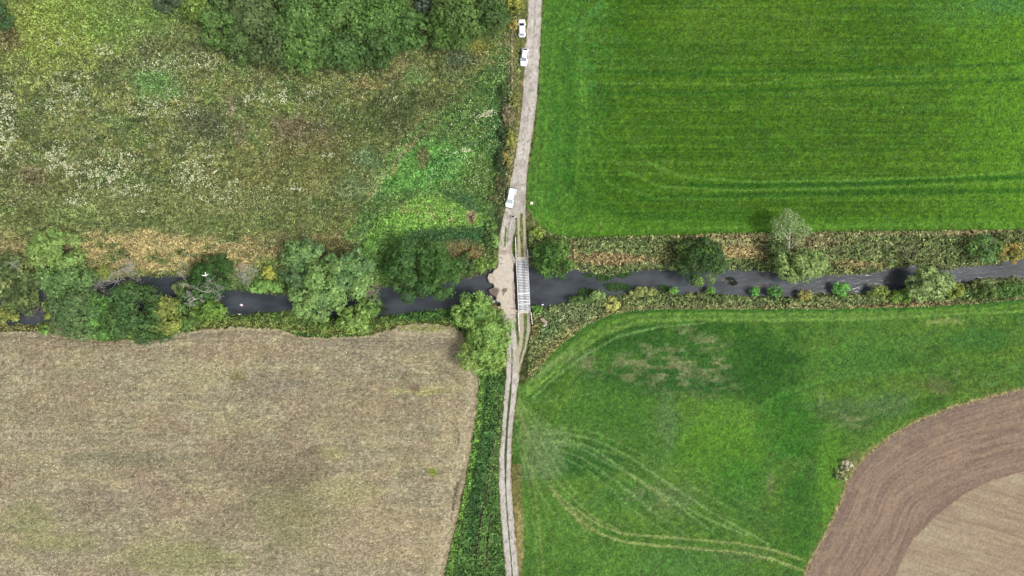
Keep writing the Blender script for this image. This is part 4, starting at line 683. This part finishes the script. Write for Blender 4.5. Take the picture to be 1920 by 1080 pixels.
# debris islands in the river
M_SEDGE = plain('drift_debris', (.20, .19, .15), .9, nz=.4)
def drift(px, py, r, seed, label):
    rng = np.random.default_rng(seed); x, y = P(px, py); t = empty('driftwood', (x, y, -.9)); tag(t, label, 'driftwood'); out = []
    for i in range(22):
        a = rng.uniform(0, 6.28); q = Vector((rng.normal(0, r*.4), rng.normal(0, r*.22), rng.uniform(-.03, .1))); d = Vector((math.cos(a), math.sin(a)*.6, 0))*rng.uniform(.3, .8)
        link('stick', tubes_mesh('stick', [([tuple(q-d), tuple(q+Vector(rng.normal(0, .06, 3))), tuple(q+d)], [.05, .07, .03])], 5), M_SEDGE, t)
drift(1369, 526, 1.6, 3, 'brown raft of drift debris in the river right of the big rounded tree')
drift(1428, 536, 1.3, 4, 'brown drift debris between two small green bushes')

# ------------------------------------------------------------------ bridge
M_STEEL = plain('galvanised_steel', (.62, .63, .64), .45, .15, nz=.12); M_DKSTEEL = plain('dark_steel', (.12, .12, .12), .7); M_CONC2 = plain('abutment_concrete', (.52, .48, .42), .85, nz=.12); M_WHITE = plain('white_steel', (.78, .78, .78), .4)
def box_bm(bm, x0, x1, y0, y1, z0, z1, bev=0.0):
    r = bmesh.ops.create_cube(bm, size=1.0); vs = r['verts']
    for v in vs: v.co = Vector(((x0+x1)/2+v.co.x*(x1-x0), (y0+y1)/2+v.co.y*(y1-y0), (z0+z1)/2+v.co.z*(z1-z0)))
    if bev > 0:
        es = list({e for v in vs for e in v.link_edges}); bmesh.ops.bevel(bm, geom=es, offset=bev, segments=2, affect='EDGES')
def bm_obj(name, bm, mat, parent=None, smooth=False):
    me = bpy.data.meshes.new(name); bm.normal_update(); bm.to_mesh(me); bm.free()
    if smooth:
        for p in me.polygons: p.use_smooth = True
    return link(name, me, mat, parent)
BX, BY = P(981, 535); ang = math.atan2(-(993-978.5), (583-487))*0  # deck is square; it stands a little askew
brg = empty('footbridge', (BX, BY, 0), math.radians(2.6)); brg.name = 'bridge'; tag(brg, 'pale steel slatted vehicle bridge across the river beside the concrete ford', 'bridge')
HWb, HLb = 1.42, 6.0
M_DECK = leaf_mat('worn_deck', 0.0)
rng = np.random.default_rng(9)
V = []; F = []; cc = []
ns_ = 32; pitch = 2*HLb/ns_
for i in range(ns_):
    yc = -HLb+(i+.5)*pitch; hw = pitch*.29; zt = .30+rng.normal(0, .004)
    xsn = [-1.30, -1.0, -.82, -.30, -.12, .42, .60, 1.05, 1.30]; shade = [.40, .52, .66, .66, .42, .40, .68, .66, .44]
    for k in range(len(xsn)-1):
        b = len(V); x0, x1 = xsn[k], xsn[k+1]
        V += [(x0, yc-hw, .24), (x1, yc-hw, .24), (x1, yc+hw, .24), (x0, yc+hw, .24), (x0, yc-hw, zt), (x1, yc-hw, zt), (x1, yc+hw, zt), (x0, yc+hw, zt)]
        F += [(b+4, b+5, b+6, b+7), (b+0, b+1, b+5, b+4), (b+2, b+3, b+7, b+6)]; g = shade[k]*rng.uniform(.78, 1.1); cc += [(g, g, g*1.02)]*3
me = np_mesh('deck', np.array(V, f32), np.array(F)); set_col(me, np.array(cc, f32), 'FACE'); link('deck', me, M_DECK, brg)
bm = bmesh.new(); box_bm(bm, -1.28, 1.28, -HLb, HLb, .02, .08); bm_obj('under_plate', bm, M_DKSTEEL, brg)
for s in (-1, 1):
    bm = bmesh.new(); box_bm(bm, s*1.36-.05, s*1.36+.05, -HLb, HLb, -.15, .40, .01); bm_obj('side_beam', bm, M_WHITE, brg)
    bm = bmesh.new(); box_bm(bm, s*.8-.12, s*.8+.12, -HLb, HLb, -.35, .016); bm_obj('girder', bm, M_DKSTEEL, brg)
for py in (550.5, 563.5, 570):
    yy = (535-py)/8; bm = bmesh.new(); box_bm(bm, -1.30, 1.30, yy-.10, yy+.10, .305, .34); bm_obj('cross_plate', bm, M_WHITE, brg)
for y0, y1 in ((HLb+.01, HLb+.6), (-HLb-.5, -HLb-.01)):
    bm = bmesh.new(); box_bm(bm, -1.45, 1.45, y0, y1, -1.2, .10, .02); bm_obj('abutment', bm, M_CONC2, brg)
def rail(label, p0, p1, h=1.05, n=5, white=True):
    (x0, y0), (x1, y1) = P(*p0), P(*p1); L_ = math.hypot(x1-x0, y1-y0); a = math.atan2(y1-y0, x1-x0)
    t = empty('guard_rail', (x0, y0, 0), a); tag(t, label, 'guard rail', 'rails at the bridge ends')
    for z in (h*.5, h):
        bm = bmesh.new(); box_bm(bm, 0, L_, -.07, .07, z-.05, z+.05, .01); bm_obj('rail', bm, M_WHITE, t)
    for i in range(n):
        bm = bmesh.new(); xx = L_*i/(n-1); box_bm(bm, xx-.05, xx+.05, -.049, .049, -.3, h+.06); bm_obj('post', bm, M_DKSTEEL, t)
rail('pale rail left of the wheel ruts at the north end of the bridge', (966.5, 445), (967.6, 484)); rail('rail right of the wheel ruts at the north end of the bridge', (989, 468), (990, 484), .8, 3)
rail('rail left of the wheel ruts at the south end of the bridge', (972, 586), (973.5, 622), .8, 4); rail('pale rail right of the wheel ruts at the south end of the bridge', (995.5, 585), (998, 608), 1.0, 4)

# ------------------------------------------------------------------ cars
M_PAINT = plain('white_car_paint', (.86, .86, .87), .25, nz=.01, coat=.6); M_PAINT2 = plain('ice_white_paint', (.76, .83, .84), .3, nz=.03, coat=.3)
M_GLASS = plain('car_glass', (.015, .02, .035), .08, spec=.6, nz=.0); M_GLASS2 = plain('sky_painted_glass', (.22, .26, .30), .15, nz=.05); M_GLASS3 = plain('pale_car_glass', (.42, .50, .52), .2, nz=.05)  # the two paler glasses have the sky's reflection painted into their colour
M_TYRE = plain('tyre_rubber', (.02, .02, .02), .85); M_RIM = plain('alloy', (.5, .5, .52), .35, .8); M_LAMP = plain('lamp_glass', (.7, .72, .74), .15); M_RED = plain('rear_lamp', (.35, .02, .02), .2); M_BLACK = plain('black_plastic', (.02, .02, .022), .6)
def loft(st, prof):
    bm = bmesh.new(); rings = []
    for s in st: rings.append([bm.verts.new(p) for p in prof(*s)])
    n = len(rings[0])
    for a, b in zip(rings, rings[1:]):
        for j in range(n): bm.faces.new((a[j], a[(j+1) % n], b[(j+1) % n], b[j]))
    bm.faces.new(rings[0][::-1]); bm.faces.new(rings[-1]); bmesh.ops.recalc_face_normals(bm, faces=bm.faces[:])
    return bm
def body_prof(y, w, zt, zb):
    h = [(0.0, zb), (.80, zb), (.96, zb+.10), (1.0, zb+.28), (1.0, zt-.20), (.95, zt-.07), (.84, zt), (.45, zt+.025)]
    R = [(w*a, y, z) for a, z in h]; return R + [(0, y, zt+.035)] + [(-x, yy, z) for x, yy, z in R[:0:-1]]
def panel(name, q, mat, parent, th=.02):
    q = [Vector(p) for p in q]; n = (q[1]-q[0]).cross(q[3]-q[0]).normalized(); bm = bmesh.new()
    a = [bm.verts.new(p+n*th) for p in q]; b = [bm.verts.new(p-n*.03) for p in q]; bm.faces.new(a); bm.faces.new(b[::-1])
    for i in range(4): bm.faces.new((a[i], b[i], b[(i+1) % 4], a[(i+1) % 4]))
    bmesh.ops.recalc_face_normals(bm, faces=bm.faces[:]); return bm_obj(name, bm, mat, parent)
def wheel(parent, x, y, r=.33, w=.22):
    bm = bmesh.new(); bmesh.ops.create_cone(bm, cap_ends=True, segments=24, radius1=r, radius2=r, depth=w); bmesh.ops.bevel(bm, geom=[e for e in bm.edges if abs(e.verts[0].co.z-e.verts[1].co.z) < 1e-4], offset=.04, segments=2, affect='EDGES')
    bmesh.ops.rotate(bm, verts=bm.verts[:], matrix=Matrix.Rotation(math.pi/2, 3, 'Y')); bmesh.ops.translate(bm, verts=bm.verts[:], vec=(x, y, r)); wh = bm_obj('wheel', bm, M_TYRE, parent, True)
    bm = bmesh.new(); bmesh.ops.create_cone(bm, cap_ends=True, segments=16, radius1=r*.62, radius2=r*.58, depth=w+.03); bmesh.ops.rotate(bm, verts=bm.verts[:], matrix=Matrix.Rotation(math.pi/2, 3, 'Y')); bmesh.ops.translate(bm, verts=bm.verts[:], vec=(x, y, r)); bm_obj('rim', bm, M_RIM, wh)
def car(label, px, py, heading, glassF, glassR, L=4.25, Wd=1.76):
    x, y = P(px, py, .7); t = empty('parked_car', (x, y, 0), heading); tag(t, label, 'car', 'cars parked beside the track'); k = L/4.25; w = Wd/1.78
    st = [(2.125, .28, .60, .38), (2.10, .48, .64, .30), (2.02, .63, .71, .24), (1.88, .74, .78, .2), (1.6, .83, .86, .18), (1.1, .88, .95, .18), (.7, .89, 1.0, .18), (-.4, .89, 1.02, .18), (-1.3, .89, 1.02, .18), (-1.75, .85, 1.0, .2), (-1.95, .77, .95, .25), (-2.07, .64, .86, .30), (-2.12, .48, .72, .36), (-2.13, .32, .66, .42)]
    bm_obj('body', loft([(a*k, b*w, c, d) for a, b, c, d in st], body_prof), M_PAINT, t, True)
    cab = [(1.12, .74, .96, .72), (.62, .76, 1.25, .66), (.28, .76, 1.42, .60), (-.3, .76, 1.47, .59), (-1.1, .76, 1.44, .58), (-1.45, .75, 1.34, .58), (-1.92, .70, 1.0, .66)]
    def cp(y_, wb, zt, wt):
        return [(-wb*w, y_*k, .93), (-wt*w-.02, y_*k, zt-.05), (-wt*w+.07, y_*k, zt), (0, y_*k, zt+.02), (wt*w-.07, y_*k, zt), (wt*w+.02, y_*k, zt-.05), (wb*w, y_*k, .93)]
    bm_obj('cabin', loft(cab, cp), M_PAINT, t, True)
    panel('windscreen', [(-.60*w, 1.04*k, 1.03), (.60*w, 1.04*k, 1.03), (.50*w, .33*k, 1.42), (-.50*w, .33*k, 1.42)], glassF, t, .03)
    panel('rear_window', [(.50*w, -1.86*k, 1.06), (-.50*w, -1.86*k, 1.06), (-.48*w, -1.44*k, 1.36), (.48*w, -1.44*k, 1.36)], glassR, t, .03)
    for s in (-1, 1):
        for y0, y1 in ((.55, -.28), (-.36, -1.25)):
            q = [(s*.785*w, y0*k, 1.03), (s*.785*w, y1*k, 1.03), (s*.635*w, y1*k, 1.36), (s*.645*w, (y0-.12 if y0 > 0 else y0)*k, 1.36 if y0 < 0 else 1.33)]
            panel('side_window', q if s > 0 else q[::-1], M_GLASS, t, .015)
        bm = bmesh.new(); box_bm(bm, min(s*.82, s*1.0)*w, max(s*.82, s*1.0)*w, .62*k, .78*k, .98, 1.10, .03); bm_obj('wing_mirror', bm, M_PAINT, t)
        bm = bmesh.new(); box_bm(bm, s*.62*w-.12, s*.62*w+.12, 1.98*k, 2.10*k, .62, .74, .03); bm_obj('headlight', bm, M_LAMP, t)
        bm = bmesh.new(); box_bm(bm, s*.66*w-.10, s*.66*w+.10, -2.10*k, -1.99*k, .76, .92, .03); bm_obj('rear_light', bm, M_RED, t)
        for yy in (1.32, -1.30): wheel(t, s*.79*w, yy*k)
    bm = bmesh.new(); box_bm(bm, -.55, .55, 2.09*k, 2.15*k, .40, .52, .01); bm_obj('grille', bm, M_BLACK, t)
    bm = bmesh.new(); box_bm(bm, -.01, .01, -1.05*k, -1.0*k, 1.45, 1.58); bm_obj('aerial', bm, M_BLACK, t)
    return t
car('upper of two white cars parked on the verge, with a dark windscreen facing up', 978.6, 53, math.radians(1), M_GLASS, M_GLASS2)
car('lower of two white cars parked by the fence, with a grey windscreen facing down', 983.3, 107, math.pi-math.radians(6.5), M_GLASS2, M_GLASS)
def offroad():
    x, y = P(957.6, 371.5, .9); t = empty('parked_car', (x, y, 0), math.pi-math.radians(12)); tag(t, 'boxy pale white off road car parked on the track above the ford', 'car', 'cars parked beside the track')
    st = [(2.25, .74, .86, .40), (2.2, .80, .98, .34), (1.2, .84, 1.08, .32), (.9, .86, 1.10, .32), (-1.0, .86, 1.10, .32), (-2.15, .86, 1.10, .34), (-2.25, .82, 1.05, .40)]
    bm_obj('body', loft(st, body_prof), M_PAINT2, t, False)
    def cp(y_, wb, zt, wt): return [(-wb, y_, 1.06), (-wt-.01, y_, zt-.05), (-wt+.05, y_, zt), (0, y_, zt+.02), (wt-.05, y_, zt), (wt+.01, y_, zt-.05), (wb, y_, 1.06)]
    bm_obj('cabin', loft([(1.05, .76, 1.14, .74), (.42, .76, 1.80, .66), (.2, .76, 1.86, .66), (-1.95, .76, 1.86, .66), (-2.18, .76, 1.78, .66)], cp), M_PAINT2, t)
    panel('windscreen', [(-.66, 1.04, 1.18), (.66, 1.04, 1.18), (.58, .46, 1.78), (-.58, .46, 1.78)], M_GLASS3, t, .03)
    panel('rear_window', [(.5, -2.19, 1.2), (-.5, -2.19, 1.2), (-.5, -2.19, 1.6), (.5, -2.19, 1.6)], M_GLASS, t, .03)
    bm = bmesh.new(); box_bm(bm, -.60, .60, 1.10, 1.20, 1.11, 1.135); bm_obj('scuttle_vent', bm, M_BLACK, t)
    bm = bmesh.new(); box_bm(bm, -.55, .55, -2.42, -2.24, .55, .80, .02); bm_obj('rear_bumper', bm, M_BLACK, t); bm = bmesh.new(); box_bm(bm, -.70, .70, -2.36, -2.26, 1.5, 1.84, .03); bm_obj('ladder_rack', bm, M_BLACK, t)
    bm = bmesh.new(); box_bm(bm, -.82, .82, 2.24, 2.36, .45, .62, .02); bm_obj('front_bumper', bm, M_BLACK, t)
    for yy in (-1.7, -.3):
        bm = bmesh.new(); box_bm(bm, .02, .18, yy-.08, yy+.08, 1.885, 1.93, .01); bm_obj('roof_vent', bm, M_BLACK, t)
    for s in (-1, 1):
        bm = bmesh.new(); box_bm(bm, min(s*.82, s*1.0), max(s*.82, s*1.0), -2.05, -.95, .62, 1.02, .05); bm_obj('wheel_arch', bm, M_PAINT2, t)
        bm = bmesh.new(); box_bm(bm, min(s*.82, s*.93), max(s*.82, s*.93), 1.0, 1.95, .62, .98, .05); bm_obj('wheel_arch', bm, M_PAINT2, t)
        for y0, y1 in ((.3, -.5), (-.6, -1.9)):
            q = [(s*.80, y0, 1.2), (s*.80, y1, 1.2), (s*.70, y1, 1.68), (s*.70, y0, 1.68)]; panel('side_window', q if s > 0 else q[::-1], M_GLASS, t, .0)
        bm = bmesh.new(); box_bm(bm, min(s*.84, s*1.08), max(s*.84, s*1.08), .84, .98, 1.14, 1.34, .03); bm_obj('wing_mirror', bm, M_BLACK, t)
        bm = bmesh.new(); box_bm(bm, s*.6-.13, s*.6+.13, 2.2, 2.27, .68, .86, .03); bm_obj('headlight', bm, M_LAMP, t)
        for yy in (1.45, -1.5): wheel(t, s*.80, yy, .38, .24)
offroad()

# ------------------------------------------------------------------ small things
def post(name, label, cat, px, py, h, r=.05, mat=M_WHITE, cap=True, lean=(0, 0), z=0):
    x, y = P(px, py, z); t = empty(name, (x, y, z)); tag(t, label, cat)
    link('pole', tubes_mesh('pole', [([(0, 0, -.4), (lean[0]*.5, lean[1]*.5, h*.5), (lean[0], lean[1], h)], [r, r, r])], 8), mat, t)
    if cap:
        bm = bmesh.new(); box_bm(bm, lean[0]-.22, lean[0]+.22, lean[1]-.12, lean[1]+.12, h, h+.06, .02); bm_obj('board', bm, mat, t)
post('gauge_post', 'white post at the water edge right of the bridge', 'post', 1017, 571, 1.6, z=-.6)
post('marker_pole', 'thin pale leaning pole in the bushes left of the ford', 'pole', 909.5, 488, 1.6, .06, M_DEAD, False, (.15, 1.5))
post('gauge_post', 'grey white post at the south water edge below the floating drum', 'post', 453, 589, 1.2, mat=M_STEEL, z=-.6)
# floating drum
x, y = P(453, 572, -.8); t = empty('drum', (x, y, -.82), math.radians(-25)); tag(t, 'small white and red plastic drum floating in the river near the left trees', 'drum')
M_REDP = plain('red_plastic', (.45, .03, .03), .4)
for nm, x0, x1, r, mt in (('body', -.40, .30, .24, M_WHITE), ('band', .30, .42, .235, M_REDP)):
    link(nm, tubes_mesh(nm, [([(x0, 0, 0), ((x0+x1)/2, 0, 0), (x1, 0, 0)], [r*.92, r, r*.92])], 16), mt, t)
# landing pad
x, y = P(997, 381); t = empty('landing_pad', (x, y, .05)); tag(t, 'small cream white square pad with a faint red rim lying on the pasture edge', 'pad')
bm = bmesh.new(); box_bm(bm, -.32, .32, -.32, .32, 0, .12, .01); bm_obj('rim', bm, plain('pad_rim', (.55, .28, .2), .7), t); bm = bmesh.new(); box_bm(bm, -.27, .27, -.27, .27, .12, .15, .01); bm_obj('top', bm, plain('pad_top', (.85, .80, .68), .6), t)
# bird in flight
def bird():
    z = 11; x, y = P(385.8, 515.5, z); t = empty('bird', (x, y, z), math.radians(190)); tag(t, 'white bird flying over the very dark round tree', 'bird')
    bm = bmesh.new(); spine = [(.42, .01, .02), (.36, .035, .0), (.28, .06, 0), (.20, .05, 0), (.10, .09, 0), (-.05, .11, 0), (-.2, .08, 0), (-.32, .05, 0)]
    rings = []
    for yy, r, zz in spine: rings.append([bm.verts.new((math.cos(a)*r, yy, zz+math.sin(a)*r*.9)) for a in np.linspace(0, 2*math.pi, 9)[:-1]])
    for a, b in zip(rings, rings[1:]):
        for j in range(8): bm.faces.new((a[j], a[(j+1) % 8], b[(j+1) % 8], b[j]))
    bm.faces.new(rings[0][::-1]); bm.faces.new(rings[-1])
    def slab(pts, th=.025):
        a = [bm.verts.new((p[0], p[1], p[2]+th)) for p in pts]; b = [bm.verts.new((p[0], p[1], p[2]-th)) for p in pts]; bm.faces.new(a); bm.faces.new(b[::-1])
        for i in range(len(pts)): bm.faces.new((a[i], b[i], b[(i+1) % len(pts)], a[(i+1) % len(pts)]))
    for s in (-1, 1):
        up = .12 if s > 0 else .2
        slab([(s*.05, .10, .03), (s*.34, .20, up), (s*.36, .0, up), (s*.05, -.12, .02)]); slab([(s*.34, .20, up), (s*.78, -.08, up+.08), (s*.74, -.16, up+.08), (s*.36, .0, up)])
    slab([(-.06, -.28, 0), (.06, -.28, 0), (.15, -.52, 0), (0, -.56, 0), (-.15, -.52, 0)])
    bmesh.ops.recalc_face_normals(bm, faces=bm.faces[:]); bm_obj('body', bm, plain('white_feathers', (.8, .8, .76), .8), t)
    link('beak', tubes_mesh('beak', [([(0, .41, .02), (0, .50, .01)], [.018, .006])], 6), plain('beak_horn', (.5, .35, .08), .5), t)
bird()
# person
def person():
    x, y = P(962, 405.5, 1.2); t = empty('person', (x, y, 0.03), math.radians(160)); tag(t, 'person in dark clothes standing on the track below the off road car', 'person')
    J = {'pelvis': (0, 0, .95, .15), 'waist': (0, .01, 1.10, .135), 'chest': (0, .01, 1.30, .16), 'neck': (0, .0, 1.49, .062), 'head0': (0, .02, 1.58, .085), 'head1': (0, .025, 1.68, .105), 'head2': (0, .015, 1.75, .08)}
    E = [('pelvis', 'waist'), ('waist', 'chest'), ('chest', 'neck'), ('neck', 'head0'), ('head0', 'head1'), ('head1', 'head2')]
    for s, n in ((-1, 'l'), (1, 'r')):
        J.update({n+'sh': (s*.19, 0, 1.40, .07), n+'el': (s*.25, .03, 1.14, .048), n+'wr': (s*.14, .26, 1.10, .034), n+'ha': (s*.10, .32, 1.11, .036), n+'hip': (s*.10, 0, .88, .11), n+'kn': (s*.12, .03, .50, .07), n+'an': (s*.13, -.02, .10, .048), n+'to': (s*.15, .16, .045, .04)})
        E += [('chest', n+'sh'), (n+'sh', n+'el'), (n+'el', n+'wr'), (n+'wr', n+'ha'), ('pelvis', n+'hip'), (n+'hip', n+'kn'), (n+'kn', n+'an'), (n+'an', n+'to')]
        for f in range(5):
            a = f'{n}f{f}'; b = a+'b'; off = -.03+f*.015
            if f < 4: J[a] = (s*(.09+off*.2), .35, 1.11+off, .010); J[b] = (s*(.05+off*.2), .375-abs(f-1.5)*.006, 1.105+off, .009)
            else: J[a] = (s*.075, .33, 1.15, .011); J[b] = (s*.055, .355, 1.155, .010)
            E += [(n+'ha', a), (a, b)]
    names = list(J); me = bpy.data.meshes.new('body'); me.from_pydata([J[k][:3] for k in names], [(names.index(a), names.index(b)) for a, b in E], []); o = link('body', me, None, t)
    sk = o.modifiers.new('skin', 'SKIN')
    if not me.skin_vertices: bpy.context.view_layer.update()
    if not me.skin_vertices:
        bmx = bmesh.new(); bmx.from_mesh(me); bmx.verts.layers.skin.verify(); bmx.to_mesh(me); bmx.free()
    for i, k in enumerate(names): me.skin_vertices[0].data[i].radius = (J[k][3], J[k][3]); me.skin_vertices[0].data[i].use_root = (k == 'pelvis')
    ss = o.modifiers.new('sub', 'SUBSURF'); ss.levels = 1; ss.render_levels = 1
    dg = bpy.context.evaluated_depsgraph_get(); m2 = bpy.data.meshes.new_from_object(o.evaluated_get(dg)); o.modifiers.clear(); o.data = m2
    for m in (plain('skin', (.45, .28, .2), .6), plain('dark_jacket', (.02, .022, .026), .9), plain('dark_trousers', (.035, .035, .045), .9)): m2.materials.append(m)
    for p in m2.polygons:
        c = p.center; p.use_smooth = True
        p.material_index = 0 if (c.z > 1.5 or (c.y > .27 and c.z > .9)) else (1 if c.z > .92 else 2)
    bm = bmesh.new(); bmesh.ops.create_uvsphere(bm, u_segments=16, v_segments=10, radius=1); 
    for v in bm.verts: v.co = Vector((v.co.x*.112, v.co.y*.118-.005, max(v.co.z, -.35)*.115+1.73))
    bm_obj('hair', bm, plain('dark_hair', (.015, .012, .01), .7), t, True)
    for s in (-1, 1):
        bm = bmesh.new(); bmesh.ops.create_uvsphere(bm, u_segments=8, v_segments=6, radius=.014); bmesh.ops.translate(bm, verts=bm.verts[:], vec=(s*.035, .118, 1.655)); bm_obj('eye', bm, M_BLACK, t)
    bm = bmesh.new(); bmesh.ops.create_cone(bm, cap_ends=True, segments=6, radius1=.02, radius2=.006, depth=.05); bmesh.ops.translate(bm, verts=bm.verts[:], vec=(0, .13, 1.63)); bm_obj('nose', bm, bpy.data.materials['skin'], t)
    c = empty('controller', (0, 0, 0)); bpy.data.objects.remove(c)
    cx, cy = x+math.cos(math.radians(160)+math.pi/2)*.38, y+math.sin(math.radians(160)+math.pi/2)*.38
    c = empty('handset', (cx, cy, 1.13), math.radians(160)); tag(c, 'pale handheld controller in the hands of the person on the track', 'controller')
    bm = bmesh.new(); box_bm(bm, -.09, .09, -.05, .05, -.02, .02, .01); bm_obj('case', bm, M_WHITE, c); bm = bmesh.new(); box_bm(bm, -.06, .06, -.035, .035, .02, .024); bm_obj('screen', bm, M_GLASS, c)
person()
x, y = P(968, 410.5, .2); t = empty('bag', (x, y, .0), math.radians(-40)); tag(t, 'small dark bag lying on the track just below the person', 'bag')
bm = bmesh.new(); box_bm(bm, -.24, .24, -.13, .13, .01, .26, .06); bm_obj('body', bm, M_BLACK, t, True); link('strap', tubes_mesh('strap', [([(-.15, 0, .25), (-.1, .05, .33), (.1, .05, .33), (.15, 0, .25)], [.015]*4)], 6), M_BLACK, t)
# broken boards in the nettles
M_WOOD = plain('weathered_board', (.34, .26, .21), .9, nz=.2)
x, y = P(1021, 602, .9); t = empty('broken_panel', (x, y, .75), math.radians(-42)); tag(t, 'weathered broken timber panel lying in the nettles right of the bridge', 'timber panel')
for k in range(4):
    bm = bmesh.new(); box_bm(bm, -1.1+.1*k, 1.0-.12*k, -.36+k*.19, -.20+k*.19, .2, .24, .005); bm_obj('board', bm, M_WOOD, t)
x, y = P(1022, 610, .9); t = empty('white_board', (x, y, .95), math.radians(32)); tag(t, 'short whitish board beside the weathered timber panel', 'board')
bm = bmesh.new(); box_bm(bm, -.42, .42, -.15, .15, .0, .06, .01); bm_obj('plank', bm, M_CONC2, t)
# post and wire fence on the verge
fx = [P(960, yy) for yy in range(40, 176, 10)]
fn = empty('wire_fence', (fx[0][0], fx[0][1], 0)); tag(fn, 'thin post and wire fence between the meadow and the parked cars', 'fence')
for (qx, qy) in fx:
    bm = bmesh.new(); box_bm(bm, qx-fx[0][0]-.05, qx-fx[0][0]+.05, qy-fx[0][1]-.05, qy-fx[0][1]+.05, -.3, 1.1); bm_obj('post', bm, M_WOOD, fn)
link('wires', tubes_mesh('wires', [([(q[0]-fx[0][0], q[1]-fx[0][1], z) for q in fx], [.006]*len(fx)) for z in (.35, .7, 1.02)], 4), M_STEEL, fn)
# stones of the worn bank beside the ford
rng = np.random.default_rng(55); M_ROCK = plain('river_stone', (.40, .35, .29), .9, nz=.3)
for k, (px, py, r) in enumerate([(920, 557, .34), (933, 562, .4), (926, 565, .34), (968.5, 486, .3), (962.5, 483, .3), (936, 577, .3)]):
    x, y = P(px, py); z = float(at(Z, np.array([px]), np.array([py]))[0]); bm = bmesh.new(); bmesh.ops.create_icosphere(bm, subdivisions=2, radius=r)
    for v in bm.verts: v.co = Vector((v.co.x*1.3, v.co.y, v.co.z*.6))*(1+rng.normal(0, .07))
    o = bm_obj('rock', bm, M_ROCK); o.location = (x, y, max(z, -1.0)+r*.2); o.rotation_euler = (0, 0, rng.uniform(0, 3))
    tag(o, ['pale stone at the muddy left edge of the ford', 'largest stone under the muddy patch of the ford', 'stone by the water below the muddy patch', 'stone at the upper left corner of the bridge', 'stone between the ford and the north end of the bridge', 'small stone beside the lower left edge of the ford'][k], 'stone', 'stones round the ford')
print('objects', len(bpy.data.objects))
